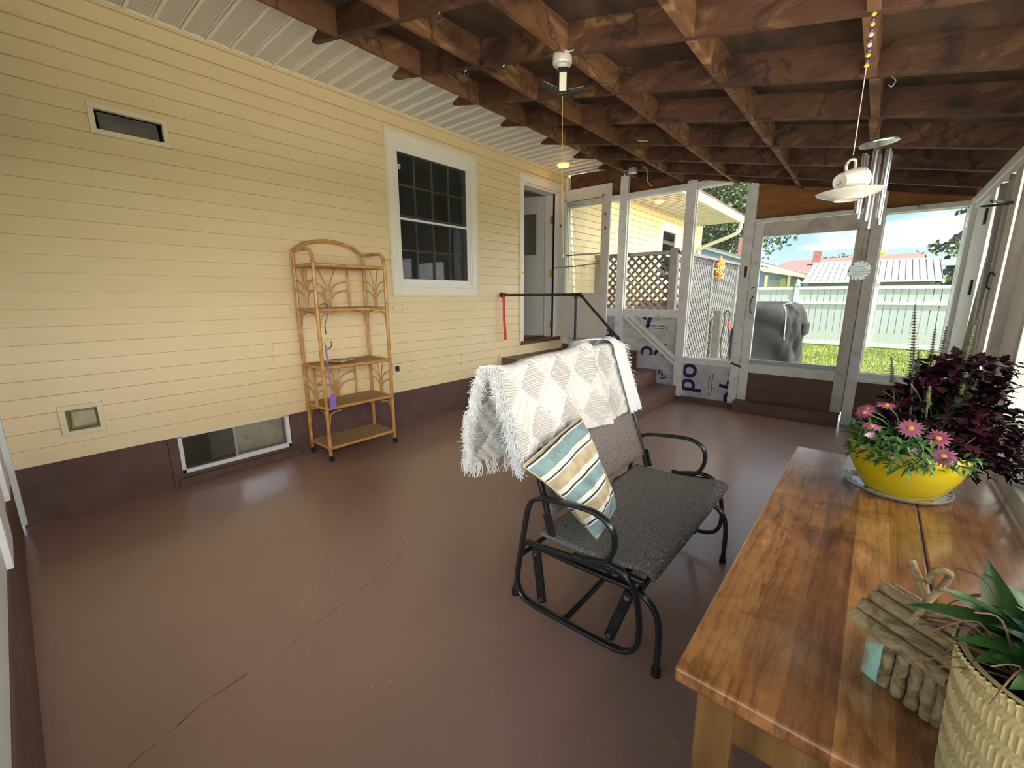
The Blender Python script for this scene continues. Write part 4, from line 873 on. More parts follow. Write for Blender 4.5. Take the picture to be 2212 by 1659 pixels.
# ---- blanket draped over the glider back
def drape_pt(s, off=0.0):
    # s<0: hanging down behind, s=0 ridge, s>0 down the front of the backrest (s in metres of cloth)
    rz, rx = 1.082, 2.600
    if s > .03:
        d = s-.03; z = rz - .012 - d*.951; return bx_(z) + .026 + off, z
    if s < -.03:
        d = -s-.03; return rx - .035 - .05*min(1, d/.25) - off, rz - .012 - d*.985
    a = s/.03*PI/2; return rx + (.030+off)*math.sin(a), rz - .012 + (.022+off)*math.cos(a)
def blanket(u, v):
    s = -.42 + .80*v
    y = 1.175 + 1.02*u
    if s > 0: s2 = s*(.98 - .03*math.sin(u*7))
    else: s2 = s*(1+.05*math.sin(u*9))
    x, z = drape_pt(s2, .006)
    w = min(1, abs(s)/.25)
    fold = .012*math.sin(u*21+1.3*v) + .010*math.sin(u*9+2)
    cr_ = math.exp(-((u-.62-.06*s)/.03)**2)*.020
    sag = -.018*math.exp(-((u-.1)/.10)**2) + .014*math.exp(-((u-.6)/.08)**2)
    # knitted diamonds and cables in relief
    t = lambda q: abs((q % 1)-.5)*2
    du, dv_ = u*5.2, v*3.9
    ea_ = 1-t(du+dv_); eb_ = 1-t(du-dv_)
    ridge = (math.exp(-(ea_/.16)**2) + math.exp(-(eb_/.16)**2))*.0050
    inside = (int(math.floor(du+dv_)) + int(math.floor(du-dv_))) % 2
    tex = (-.004 + .0026*math.sin(v*240) if inside else .0045*math.sin((u*1.0+v*.8)*2*PI*19)*(.6+.4*math.sin(v*130)))
    sg = 1 if s >= 0 else -1
    x += sg*(fold*w + ridge + tex + cr_) ; z += sag*(1-w*.5) + (0 if abs(s) > .05 else cr_)
    return Vector((x, y + .02*w*(u-.5)*(1 if s > 0 else 2.2), z))
def m_knit():
    m = M['blanket']; N, L, b = nodes(m); tc = N.new('ShaderNodeTexCoord'); mp = N.new('ShaderNodeMapping'); mp.inputs['Scale'].default_value = (150, 110, 1); L.new(tc.outputs['UV'], mp.inputs[0])
    v = N.new('ShaderNodeTexVoronoi'); v.inputs['Scale'].default_value = 1; v.inputs['Randomness'].default_value = .35; L.new(mp.outputs[0], v.inputs[0])
    cr = ramp(N, [(.0, (.70, .69, .66)), (.5, (.60, .59, .56)), (.8, (.40, .38, .34))]); L.new(v.outputs['Distance'], cr.inputs[0])
    def mm(op, a, b_=None, c=None):
        n = N.new('ShaderNodeMath'); n.operation = op
        for i, q in enumerate((a, b_, c)):
            if q is None: continue
            if isinstance(q, (int, float)): n.inputs[i].default_value = q
            else: L.new(q, n.inputs[i])
        return n.outputs[0]
    s_ = N.new('ShaderNodeSeparateXYZ'); L.new(tc.outputs['UV'], s_.inputs[0]); U = mm('MULTIPLY', s_.outputs['X'], 5.2); Vv = mm('MULTIPLY', s_.outputs['Y'], 3.9)
    A1 = mm('ADD', U, Vv); B1 = mm('SUBTRACT', U, Vv); par = mm('FLOORED_MODULO', mm('ADD', mm('FLOOR', A1), mm('FLOOR', B1)), 2.0)
    ed_ = mm('MINIMUM', mm('PINGPONG', A1, .5), mm('PINGPONG', B1, .5)); inn = mm('GREATER_THAN', ed_, .055)
    op_ = mm('MULTIPLY', par, inn)
    v2 = N.new('ShaderNodeTexWave'); v2.bands_direction = 'Y'; v2.inputs['Scale'].default_value = 34; v2.inputs['Distortion'].default_value = 1.2; v2.inputs['Detail'].default_value = 4; L.new(tc.outputs['UV'], v2.inputs[0])
    hole = ramp(N, [(.15, (.36, .345, .31)), (.6, (.57, .555, .52))]); L.new(v2.outputs['Fac'], hole.inputs[0])
    mx = N.new('ShaderNodeMix'); mx.data_type = 'RGBA'; L.new(op_, mx.inputs[0]); L.new(cr.outputs[0], mx.inputs[6]); L.new(hole.outputs[0], mx.inputs[7]); L.new(mx.outputs[2], b.inputs['Base Color'])
    bp = N.new('ShaderNodeBump'); bp.invert = True; bp.inputs['Strength'].default_value = .6; bp.inputs['Distance'].default_value = .004; L.new(v.outputs['Distance'], bp.inputs['Height']); L.new(bp.outputs[0], b.inputs['Normal'])
m_knit()
f = MB(); f.grid(blanket, 420, 320); bk = f.build('knitted_blanket', M['blanket'], smooth=True, solid=.006)
tag(bk, 'fringed white knitted blanket draped over the back of the glider', 'blanket')
rnd = random.Random(11); f = MB()
for side, cnt in ((0, 2300), (1, 700)):
    for i in range(cnt):
        v = rnd.random(); p = blanket(0 if side == 0 else 1, v); s = -.42+.80*v
        ln = rnd.uniform(.02, .065)*(1 if side == 0 else .6); sg = -1 if side == 0 else 1
        o1 = Vector((rnd.gauss(0, .012) + (.004 if s > 0 else -.008), sg*rnd.uniform(.012, .030), -rnd.uniform(.004, .02))); o2 = Vector((rnd.gauss(0, .02), sg*rnd.uniform(.012, .034), -ln))
        f.tube([p, p+o1, p+(o1+o2)*.55+Vector((0, 0, -.006)), p+o2], [.0018, .0020, .0015, .0007], 3, caps=False)
for i in range(150):   # strands along the lowest hem behind
    u = rnd.random(); p = blanket(u, 0); f.tube([p, p+Vector((rnd.gauss(0, .008), rnd.gauss(0, .008), -.035)), p+Vector((rnd.gauss(0, .014), rnd.gauss(0, .012), -.07))], [.0028, .003, .0014], 4, caps=False)
fr = f.build('fringe', M['fringe'], bk, smooth=True); tag(fr, kind='stuff')
# smooth cloth laid over the far end of the blanket
def cloth(u, v):
    s = -.22 + .60*v
    x, z = drape_pt(s, .030)
    y = 2.035 + .135*u + .04*v
    pl = .010*math.sin(u*PI*6)*min(1, abs(s)/.12)
    wid = 1 - .12*math.sin(v*PI)
    y = 2.10 + .04*v + (u-.5)*.145*wid
    return Vector((x + (pl if s > 0 else -pl), y, z + (.012*math.sin(u*5) if abs(s) < .05 else 0)))
f = MB(); f.grid(cloth, 36, 60); wc = f.build('white_cloth', M['cloth'], smooth=True, solid=.004); tag(wc, 'smooth folded white cloth over the far end of the knitted blanket', 'cloth')
def flap(u, v):
    return Vector((2.575 - .10*v + .012*math.sin(u*8), 2.00 + .17*u - .10*v, 1.118 - .016*v*v + .008*math.sin(u*6+v*4)))
f = MB(); f.grid(flap, 14, 14); f.build('turned_back_flap', M['cloth'], wc, smooth=True, solid=.004)

# ---- striped cushion standing on the seat, leaning on the back
A = Vector((2.762, 1.125, .730)); B = Vector((2.735, 1.560, .812)); D = Vector((2.985, 1.285, .452)); Cc = Vector((2.940, 1.520, .470))
nrm = ((B-A).cross(D-A)).normalized(); nrm = nrm if nrm.x > 0 else -nrm
def cush(sgn):
    def fn(u, v):
        p = (A*(1-u)+B*u)*(1-v) + (D*(1-u)+Cc*u)*v
        e = (max(0.0, 1-abs(2*u-1)**3.2))**.6 * (max(0.0, 1-abs(2*v-1)**3.2))**.6
        cen = p - (A+B+Cc+D)/4
        pin = 1 - .06*(abs(2*u-1)**2)*(1-abs(2*v-1)**2)*0
        wr_ = .006*math.sin(u*17+v*5)*e + .010*math.sin((u+v)*7)*e
        return p + nrm*(sgn*.062*e + .035 + wr_) + Vector((-.02, .075, -.03))*math.sin(PI*min(1, v*1.05))*(1-u)
    return fn
f = MB(); f.grid(cush(1), 40, 40); f.grid(cush(-1), 40, 40); cu_ = f.build('striped_cushion', M['stripe'], smooth=True)
tag(cu_, 'blue, tan and white striped cushion leaning on the glider back', 'cushion')
f = MB(); q = cush(1); f.tube([q(t/30, 0) for t in range(31)] + [q(1, t/30) for t in range(31)] + [q(1-t/30, 1) for t in range(31)] + [q(0, 1-t/30) for t in range(31)], .0035, 6, closed=True); f.build('seam', M['stripe'], cu_, smooth=True)

# ---- table
tb = thing('wooden_table', (3.78, 1.32, 0), 'worn honey wood table with a dark seam standing against the right wall', 'table')
X0, X1, T0, T1, SE = 3.513, 4.050, .628, 2.005, 3.855
def planks(a, b, name):
    f = MB(); f.box((a, T0, .722), (b, T1, .750)); return f.build(name, M['table'], tb, bevel=.005)
planks(X0, SE-.0009, 'tabletop'); planks(SE+.0009, X1, 'tabletop_leaf')
f = MB(); f.box((3.553, .668, .625), (4.0, .690, .7215)); f.box((3.553, 1.95, .625), (4.0, 1.972, .7215)); f.box((3.553, .690, .625), (3.575, 1.95, .7215)); f.box((3.978, .69, .625), (4.0, 1.95, .7215)); f.build('apron', M['tableleg'], tb, bevel=.003)
for x in (3.545, 3.955):
    for y in (.655, 1.93):
        f = MB(); P = [(x, y), (x+.058, y), (x+.058, y+.058), (x, y+.058)]; c = (x+.029, y+.029)
        vs = []
        for z, k in ((0, .72), (.60, 1), (.7215, 1)): vs += [(c[0]+(px-c[0])*k, c[1]+(py-c[1])*k, z) for px, py in P]
        f.add(vs, [(3, 2, 1, 0), (8, 9, 10, 11)] + [(l*4+i, l*4+(i+1) % 4, l*4+4+(i+1) % 4, l*4+4+i) for l in range(2) for i in range(4)]); f.build('leg', M['tableleg'], tb, bevel=.004)

# ---- generic leaves
def leaf(mb, p, d, n, L_, W_, bend=.3, lobes=0, seg=6, fold=.15, tip=1.0):
    d = Vector(d).normalized(); n = Vector(n); n = (n - d*n.dot(d)); n = n.normalized() if n.length > 1e-4 else d.orthogonal().normalized(); s = d.cross(n)
    rows = []
    for i in range(seg+1):
        t = i/seg; w = math.sin(PI*min(1, t**.75*1.0))**.9 if 0 < t < 1 else .02
        if lobes: w *= (1 + .30*(1 if i % 2 else -1))
        q = Vector(p) + d*L_*t - n*L_*bend*t*t
        rows.append([q + s*W_/2*w + n*W_*fold*w, q, q - s*W_/2*w + n*W_*fold*w])
    base = [v for r in rows for v in r]; fs = []
    for i in range(seg): a = i*3; fs += [(a, a+1, a+4, a+3), (a+1, a+2, a+5, a+4)]
    mb.add(base, fs)
def rdir(r, up=.3): 
    while True:
        v = Vector((r.uniform(-1, 1), r.uniform(-1, 1), r.uniform(-1+up, 1)))
        if .1 < v.length < 1: return v.normalized()

# ---- yellow planter on its glass dish
gd = MB(); gd.lathe([(0, .0), (.118, .0), (.128, .004), (.134, .013), (.130, .015), (.122, .009), (.105, .006), (0, .006)], (3.808, 1.752, .7505), 48)
for k in range(24): a = 2*PI*k/24; gd.lathe([(.0, 0), (.009, .002), (.0, .007)], (3.808+.118*math.cos(a), 1.752+.118*math.sin(a), .7605), 8)
tag(gd.build('glass_dish', M['dish'], smooth=True), 'clear cut glass dish under the yellow flower bowl', 'dish')
BC = Vector((3.815, 1.700, .757))
pp = thing('flower_bowl', (BC.x, BC.y, BC.z), 'yellow glazed bowl planted with burgundy foliage, pink daisies and tall flower spikes', 'potted plant')
prof = [(.0, .0), (.078, .0), (.084, .004), (.104, .035), (.126, .078), (.138, .118), (.140, .140), (.134, .152), (.130, .150), (.132, .13), (.0, .128)]
f = MB(); f.lathe(prof, BC, 64, sy=.88); f.build('bowl', M['yellowpot'], pp, smooth=True)
f = MB(); f.lathe([(.0, .136), (.128, .132)], BC, 32, sy=.88); f.build('soil', M['soil'], pp)
rnd = random.Random(21)
# burgundy foliage: a mound leaning to the right, away from the daisies
f = MB(); stems = MB()
CR = Vector((.762, .648, 0)); CF = Vector((-.648, .762, 0))   # right and forward as seen from the seat side
for i in range(2100):
    a = rnd.uniform(0, 2*PI); rr_ = rnd.random()**.5
    h = rnd.random()
    cx = .045 + .10*h; wid = .17*(1-.35*h)
    if rnd.random() < .42: off = CR*rnd.uniform(.05, .34) + CF*rnd.uniform(-.10, .08); z = .155 + rnd.uniform(-.07, .13)*(1) - max(0, off.dot(CR)-.2)*.35
    else: off = CR*(cx + wid*rr_*math.cos(a)) + CF*(.02+wid*.8*rr_*math.sin(a)); z = .15 + .26*h
    p = BC + off + Vector((0, 0, z))
    out = (off*1.2 + Vector((0, 0, rnd.uniform(-.10, .16)))); d = (out.normalized() + rdir(rnd, .4)*.8)
    leaf(f, p, d, (0, 0, 1), rnd.uniform(.018, .034), rnd.uniform(.018, .028), rnd.uniform(.1, .5), lobes=1, seg=7, fold=.12)
for i in range(26):
    a = rnd.uniform(0, 2*PI); e = BC + CR*(rnd.uniform(-.05, .26)) + CF*rnd.uniform(-.10, .10) + Vector((0, 0, rnd.uniform(.2, .36)))
    s0 = BC + CR*.03 + Vector((rnd.uniform(-.06, .06), rnd.uniform(-.05, .05), .12)); stems.tube(smooth_path([s0, (s0+e)/2+Vector((0, 0, .05)), e]), .0018, 5)
f.build('burgundy_foliage', M['leafdark'], pp, smooth=True); stems.build('stems', M['salvia'], pp, smooth=True)
# green daisy foliage on the left
f = MB()
for i in range(620):
    a = rnd.uniform(0, 2*PI); q = rnd.random()**.5
    off = CR*(-.085 + .088*q*math.cos(a)) + CF*(-.03 + .10*q*math.sin(a)); p = BC + off + Vector((0, 0, rnd.uniform(.125, .215)))
    if i < 70: off = CR*rnd.uniform(-.15, .08) + CF*(-.115 + rnd.uniform(-.012, .0)); p = BC + off + Vector((0, 0, rnd.uniform(.125, .16)))
    d = off*6 + rdir(rnd, .5); leaf(f, p, d, (0, 0, 1), rnd.uniform(.02, .042), rnd.uniform(.006, .012), rnd.uniform(.1, .7), seg=4)
f.build('daisy_foliage', M['leafgreen'], pp, smooth=True)
def daisy(c, face, r, m, closed=False):
    c = Vector(c); n = Vector(face).normalized(); s = n.orthogonal().normalized(); t = n.cross(s); fl_ = MB()
    for k in range(16):
        a = 2*PI*k/16 + rnd.uniform(-.08, .08); d = s*math.cos(a) + t*math.sin(a)
        if closed: d = d*.55 + n*.8
        leaf(fl_, c + d*r*.15, d, n, r*rnd.uniform(.8, 1.0), r*.30, .12, seg=4, fold=.06)
    o = fl_.build('daisy', m, pp, smooth=True)
    if not closed:
        e = MB(); e.lathe([(.0, .0), (r*.24, .0), (r*.20, r*.10), (.0, r*.14)], n=12, M4=Matrix.Translation(c) @ n.to_track_quat('Z', 'Y').to_matrix().to_4x4()); e.build('centre', M['petaleye'], o, smooth=True)
    sm_ = MB(); sm_.tube(smooth_path([BC + Vector((0, 0, .12)) + CR*-.04, (BC+c)/2 + Vector((0, 0, .09)), c - n*.002]), .0018, 5); sm_.build('stem', M['leafgreen'], pp)
def V(r_, f_, z): return BC + CR*r_ + CF*f_ + Vector((0, 0, z))
vc = (Vector((3.694, 0, 1.355)) - BC).normalized()
for (r_, f_, z, rad, kind) in ((-.085, -.085, .232, .036, 0), (-.018, -.10, .208, .036, 0), (-.020, -.125, .165, .036, 0), (-.175, -.03, .262, .026, 0), (-.105, -.02, .282, .032, 1), (-.155, -.04, .225, .030, 1), (-.175, -.07, .195, .026, 2), (-.085, -.115, .165, .026, 2), (-.145, -.10, .150, .024, 2), (-.125, .02, .262, .028, 1), (.0, -.02, .20, .02, 1)):
    daisy(V(r_, f_, z), vc*(1 if kind == 0 else .35) + Vector((rnd.uniform(-.2, .2), rnd.uniform(-.2, .2), .8 if kind else .5)), rad*.82, M['petalpale'] if kind == 2 else M['petal'], kind == 2)
# flower spikes
def spike(p0, p1, r, m, n_, L_=.4, name='flower_spike'):
    p0, p1 = Vector(p0), Vector(p1); f = MB(); f.tube([p0, p0.lerp(p1, .5)+Vector((.002, 0, 0)), p1], [.0030, .0024, .0012], 5)
    for i in range(n_):
        t = 1-L_ + L_*i/n_; c = p0.lerp(p1, t); k = (1-.75*(i/n_))
        for j in range(5):
            a = j*2*PI/5 + i*.9; d = Vector((math.cos(a), math.sin(a), .25)); leaf(f, c, d, (0, 0, 1), r*(.35+k)*rnd.uniform(.7, 1.1), r*(.3+k)*.42, .1, seg=2); f.lathe([(0, -.003), (.003*(.5+k), 0), (0, .003)], c + d*r*k*.35, 5)
    f.build(name, M[m], pp)
S0 = BC + Vector((0, 0, .14))
for (r_, f_, ztop, rad, m, cnt, LL, rb, fb_) in ((-.030, .03, .570, .016, 'spikedark', 26, .52, .03, .03), (.062, .05, .500, .015, 'spikedark', 22, .45, .06, .03), (.095, .05, .505, .016, 'spikedark', 22, .45, .08, .03), (.155, .03, .510, .018, 'salvia', 26, .55, .10, .0),
        (.035, .06, .430, .011, 'spikedark', 14, .3, .04, .03), (-.045, .06, .415, .011, 'spikedark', 12, .3, .0, .04), (.075, -.05, .385, .022, 'salvia', 26, .55, .07, -.03), (.130, -.03, .36, .022, 'salvia', 20, .5, .09, -.02), (.0, -.03, .34, .012, 'salvia', 12, .3, .02, -.02), (.215, -.04, .27, .012, 'salvia', 10, .3, .10, -.02)):
    spike(S0 + CR*rb + CF*fb_, V(r_, f_, ztop), rad, m, cnt, LL)

# ---- twig birdhouse
u = Vector((.82, -.57, 0)).normalized(); v = Vector((.57, .82, 0)).normalized(); Bq = Vector((3.830, .765, .7505))
bh = thing('twig_birdhouse', Bq - u*.045 + v*.04, 'little driftwood birdhouse with a log roof standing on the table', 'birdhouse')
rnd = random.Random(5)
core = MB(); core.obox(Bq - u*.045 + v*.042 + Vector((0, 0, .047)), .078, .072, .094, u, v); core.build('body', M['drift'], bh)
def stick(p0, p1, r, name='stick', m='drift'):
    p0, p1 = Vector(p0), Vector(p1); d = p1-p0; pts = [p0 + d*t + Vector((rnd.gauss(0, .0005), rnd.gauss(0, .0005), rnd.gauss(0, .0004))) for t in (0, .2, .4, .6, .8, 1)]
    f = MB(); f.tube(pts, [r*rnd.uniform(.88, 1.1) for _ in pts], 9); return f.build(name, M[m], bh, smooth=True)
for i in range(5):    # front wall, turquoise slat at the left end
    a = .083 - i*.0185; p = Bq - u*a + v*-.001
    if i == 0:
        f = MB(); f.obox(p + Vector((0, 0, .043)), .026, .010, .086, u, v); f.build('painted_slat', M['teal'], bh, bevel=.002)
    else: stick(p + Vector((0, 0, .0045)), p + Vector((rnd.gauss(0, .001), 0, .092)), rnd.uniform(.0078, .0092))
for i in range(6):    # gable end
    b_ = .004 + i*.015; h = .100 + .030*(1-abs(b_-.045)/.045); p = Bq + u*.003 + v*b_; stick(p + Vector((0, 0, .0045)), p + Vector((rnd.gauss(0, .0015), rnd.gauss(0, .0015), h)), rnd.uniform(.0065, .009))
E0 = Vector((3.725, .762, .842)); E1 = Vector((3.812, .722, .842)); R0 = Vector((3.762, .822, .893)); R1 = Vector((3.848, .775, .893))
E0 = Bq - u*.118 - v*.016 + Vector((0, 0, .094)); E1 = Bq + u*.014 - v*.016 + Vector((0, 0, .094)); up_ = v*.062 + Vector((0, 0, .044))
for i in range(4):
    t = i/3.4; stick(E0 + up_*t + u*rnd.uniform(-.002, .004), E1 + up_*t + u*rnd.uniform(-.003, .003), .0122, 'roof_log')
dn = v*.060 - Vector((0, 0, .040))
for i in range(1, 4): stick(E0 + up_ + dn*i/3.4 + u*.004, E1 + up_ + dn*i/3.4, .0095, 'roof_log')
f = MB(); c0 = E0.lerp(E1, .5) + up_*.35 + Vector((0, 0, .013)); f.tube(smooth_path([c0, c0 + up_*.5 + Vector((0, 0, .012)), c0 + up_*.95 + Vector((0, 0, .018)), c0 + up_*1.0 + Vector((0, 0, .030)), c0 + up_*.86 - u*.012 + Vector((0, 0, .034)), c0 + up_*.80 - u*.016 + Vector((0, 0, .014))]), .0048, 8); f.build('twig_loop', M['drift'], bh, smooth=True)
stick(E0.lerp(E1, .45) + up_ + Vector((0, 0, .012)), E0.lerp(E1, .15) + up_*1.3 + Vector((0, 0, .035)), .0055, 'twig')
for k in range(5):
    f = MB(); p = E1 + up_*rnd.uniform(.2, .9) + Vector((0, 0, .012)); q_ = p + Vector((rnd.uniform(-.05, .05), rnd.uniform(-.03, .03), rnd.uniform(-.02, .02))); f.tube(smooth_path([p, (p+q_)/2 + Vector((0, 0, .012)), q_]), .0009, 4); f.build('moss_strand', M['salvia'], bh)

# ---- ribbed pot with peace lily
PC = Vector((3.915, .690, .7505)); RT, RBm, PH = .094, .086, .190
lp_ = thing('potted_lily', PC, 'cream ribbed pot with a glossy green leafy plant on the near table corner', 'potted plant')
def potf(u_, v_):
    a = 2*PI*u_; r = RBm + (RT-RBm)*v_; z = PH*v_
    ph = (v_*5.0 + .55*abs(((a*3/PI) % 2)-1)) % 1.0        # chevron bands
    band = 1 if ph < .55 else 0
    rb = .0018*math.sin(a*90) if band else .0016*math.sin(ph*70)
    r += rb + (.003 if v_ > .97 else 0)
    return Vector((PC.x + r*math.cos(a), PC.y + r*math.sin(a), PC.z + z))
f = MB(); f.grid(potf, 720, 90); f.lathe([(RT, PH), (RT-.007, PH), (RT-.010, PH-.03), (0, PH-.032)], PC, 64, cap=False); f.lathe([(0, .001), (RBm, .001)], PC, 64); f.build('pot', M['ribpot'], lp_, smooth=True)
f = MB(); f.lathe([(.0, PH-.025), (RT-.011, PH-.028)], PC, 32); f.build('soil', M['soil'], lp_)
rnd = random.Random(33); L0 = PC + Vector((0, 0, PH-.01)); f = MB(); stm = MB()
def lleaf(off, d, L_, W_, bend, n=(0, 0, 1)):
    root = L0 + Vector((off[0]*.3, off[1]*.3, -.01)); p = L0 + Vector(off); stm.tube(smooth_path([root, (root+p)/2 + Vector((0, 0, .015)), p]), .0025, 6); leaf(f, p, d, n, L_, W_, bend, seg=10, fold=.10)
lleaf((-.045, .02, .04), (-.62, -.50, .52), .115, .032, .10)      # pale tip towards the birdhouse
lleaf((-.040, .03, .01), (-.42, .25, .90), .098, .038, .10, (-.6, -.6, .3))
lleaf((.01, .0, .03), (-.1, -.55, .35), .085, .038, .35)
lleaf((.0, .04, .06), (.15, .2, .9), .14, .05, .15, (-.5, -.7, .3))
lleaf((-.015, -.035, .01), (-.15, -.45, -.1), .07, .036, .25)
lleaf((-.04, .02, .03), (-.7, .1, .12), .10, .036, .35)
for i in range(120):
    a = rnd.uniform(0, 2*PI); q = rnd.uniform(.01, .075); off = (q*math.cos(a), q*math.sin(a), rnd.uniform(.0, .06)); d = Vector((math.cos(a), math.sin(a), rnd.uniform(-.1, .9)))
    if 1.9 < a < 5.0: off = (off[0]*.5+.02, off[1]*.5, off[2]*.6); d.z = abs(d.z)*1.3+.25
    lleaf(off, d, rnd.uniform(.055, .10), rnd.uniform(.032, .048), rnd.uniform(.15, .6))
f.build('foliage', M['lily'], lp_, smooth=True); stm.build('stems', M['lily'], lp_, smooth=True)
f = MB()
for off, d, l in (((-.06, .06, .05), (-.6, .3, -.3), .07), ((-.05, .05, .03), (-.5, .1, -.5), .05), ((-.07, .0, .01), (-.4, -.3, -.3), .04)): leaf(f, L0+Vector(off), d, (0, 0, 1), l, .018, .5, seg=6)
for i in range(16):
    a = rnd.uniform(2.2, 4.4); s0 = L0 + Vector((.05*math.cos(a), .05*math.sin(a), .0)); e = L0 + Vector((rnd.uniform(.09, .14)*math.cos(a), rnd.uniform(.09, .14)*math.sin(a), rnd.uniform(-.02, .08))); f.tube(smooth_path([s0, (s0+e)/2 + Vector((0, 0, rnd.uniform(.005, .04))), e]), .0011, 4)
f.build('dead_leaves', M['dead'], lp_, smooth=True)

# ---- hanging teacup ornament
TX, TY = 3.552, 2.07
tc_ = thing('teacup_ornament', (TX, TY, 2.29), 'white teacup and saucer hanging on a cord with gold and purple beads', 'ornament')
f = MB(); f.tube([(TX, TY, 2.30), (TX, TY, 1.845)], .0014, 5); f.build('cord', M['cord'], tc_)
kinds = ['gold', 'purple', 'gold', 'purple', 'clear', 'purple', 'clear', 'purple', 'gold', 'purple', 'gold']
for i, k in enumerate(kinds):
    z = 2.285 - i*.0155; f = MB(); f.lathe([(.0, -.0075), (.0055, -.005), (.0078, 0), (.0055, .005), (.0, .0075)], (TX, TY, z), 12, sy=.7); f.build('bead', M['bead_'+k], tc_, smooth=True)
# saucer, tilted so we look at its underside; cup lying on its side on it
tilt = Matrix.Translation((3.556, TY, 1.703)) @ Matrix.Rotation(R(-1.5), 4, CF)
f = MB(); f.lathe([(.0, -.006), (.040, -.006), (.044, -.011), (.047, -.006), (.085, .006), (.1015, .015), (.1015, .0175), (.084, .009), (.045, -.001), (.0, -.002)], n=48, M4=tilt); f.build('saucer', M['porcelain'], tc_, smooth=True)
axis = (-CR*.93 + Vector((0, 0, -.16)) - CF*.30).normalized()         # from cup mouth to cup foot
Cm = Matrix.Translation(Vector((3.551, TY-.008, 1.757))) @ axis.to_track_quat('Z', 'X').to_matrix().to_4x4()
f = MB(); f.lathe([(.042, -.052), (.040, -.052), (.039, -.03), (.034, .01), (.026, .038), (0, .038)], n=40, M4=Cm, cap=False); f.lathe([(.042, -.052), (.0415, -.03), (.037, .012), (.030, .038), (.026, .041), (.026, .046), (.023, .046), (.022, .043), (0, .043)], n=40, M4=Cm, cap=False)
cup = f.build('cup', M['porcelain'], tc_, smooth=True)
M['decor'] = mat('lilac_flower_print', rough=.2, cols=[(.4, (.36, .26, .34)), (.6, (.30, .32, .22))], scale=80)
f = MB(); rnd = random.Random(2)
for i in range(26):
    a = rnd.uniform(-2.4, .6); zz = rnd.uniform(-.045, -.02); p = Cm @ Vector((.0425*math.cos(a), .0425*math.sin(a), zz)); n_ = (p - Cm @ Vector((0, 0, zz))).normalized(); leaf(f, p, n_.orthogonal() + rdir(rnd)*.6, n_, .008, .004, .0, seg=2)
f.build('flower_print', M['decor'], cup)
f = MB(); side = Vector((0, 0, 1)); hp = [Vector((3.551, TY-.008, 1.757)) + axis*a_ + Vector((0, 0, h_)) for a_, h_ in ((.018, .033), (.024, .052), (.016, .066), (-.002, .072), (-.018, .066), (-.022, .050), (-.020, .036))]
f.tube(smooth_path(hp), .0042, 8, up=CF, sx=1.5); f.build('handle', M['porcelain'], cup, smooth=True)
f = MB()
for i, (a_, b_, w_) in enumerate(((-.010, .008, .010), (-.006, .002, .014), (-.002, -.004, .012), (.006, .004, .004), (.006, -.002, .004))):
    p = Cm @ Vector((a_, b_, .0436)); f.obox(p, w_, .002, .0006, Cm.to_3x3() @ Vector((0, 1, 0)), Cm.to_3x3() @ Vector((1, 0, 0)))
f.build('maker_mark', M['ink'], cup)

# ---- wind chime
HX, HY = 3.60, 2.65
wc_ = thing('wind_chime', (HX, HY, 2.27), 'silver tube wind chime with a round painted plaque hanging by the door', 'wind chime')
f = MB(); f.tube([(HX+.004, HY, 2.30), (HX, HY, 2.20), (HX, HY, 2.13)], .0016, 5)
for a in (0, 2.1, 4.2): f.tube([(HX, HY, 2.13), (HX+.055*math.cos(a), HY+.055*math.sin(a), 2.018)], .0009, 4)
f.tube([(HX, HY, 2.02), (HX, HY, 1.53)], .0009, 4); f.build('string', M['black'], wc_)
f = MB(); f.lathe([(.0, 0), (.070, 0), (.072, .004), (.070, .012), (.0, .012)], n=40, M4=Matrix.Translation((HX, HY, 2.010)) @ Matrix.Rotation(R(-6), 4, CF)); f.build('top_disc', M['steel'], wc_, smooth=True)
for i in range(6):
    a = i*PI/3 + .4; x, y = HX + .047*math.cos(a), HY + .047*math.sin(a); zt = 1.975; zb2 = (1.665, 1.655, 1.70, 1.72, 1.68, 1.69)[i]
    f = MB(); f.lathe([(.0085, zb2), (.0105, zb2), (.0105, zt), (.0085, zt), (.0085, zb2+.002)], (x, y, 0), 16); f.build('tube', M['steel'], wc_, smooth=True)
    f = MB(); f.tube([(x, y, zt-.005), (HX + .052*math.cos(a), HY + .052*math.sin(a), 2.01)], .0008, 4); f.build('tube_string', M['black'], wc_)
pn = (Vector((3.694, 0, 1.4)) - Vector((HX, HY, 1.465))).normalized()
PM = Matrix.Translation((HX, HY, 1.462)) @ pn.to_track_quat('Z', 'Y').to_matrix().to_4x4()
f = MB(); vs = []; n = 64
for z in (-.003, .003):
    for i in range(n): a = 2*PI*i/n; r_ = .0435*(1+.02*math.cos(a*12)); vs.append(PM @ Vector((r_*math.cos(a), r_*math.sin(a), z)))
f.add(vs, [tuple(range(n))[::-1], tuple(range(n, 2*n))] + [(i, (i+1) % n, n+(i+1) % n, n+i) for i in range(n)]); pq = f.build('plaque', M['slate'], wc_)
f = MB(); rnd = random.Random(9)
for row, (yy, w) in enumerate(((.020, .022), (.012, .020), (.004, .030), (-.004, .036), (-.012, .026), (-.020, .020))):
    x = -w
    while x < w:
        l = rnd.uniform(.003, .007); pts = [PM @ Vector((x + l*t, yy + rnd.gauss(0, .0012), .0036)) for t in (0, .3, .6, 1)]; f.tube(pts, .00045, 4); x += l + .0012
for i in range(16):
    a = 2*PI*i/16; 
    if i % 4 != 1: f.lathe([(0, 0), (.0032, .0003), (0, .0008)], n=6, M4=PM @ Matrix.Translation((.038*math.cos(a), .038*math.sin(a), .003)))
f.build('script_lines', M['ink'], pq)

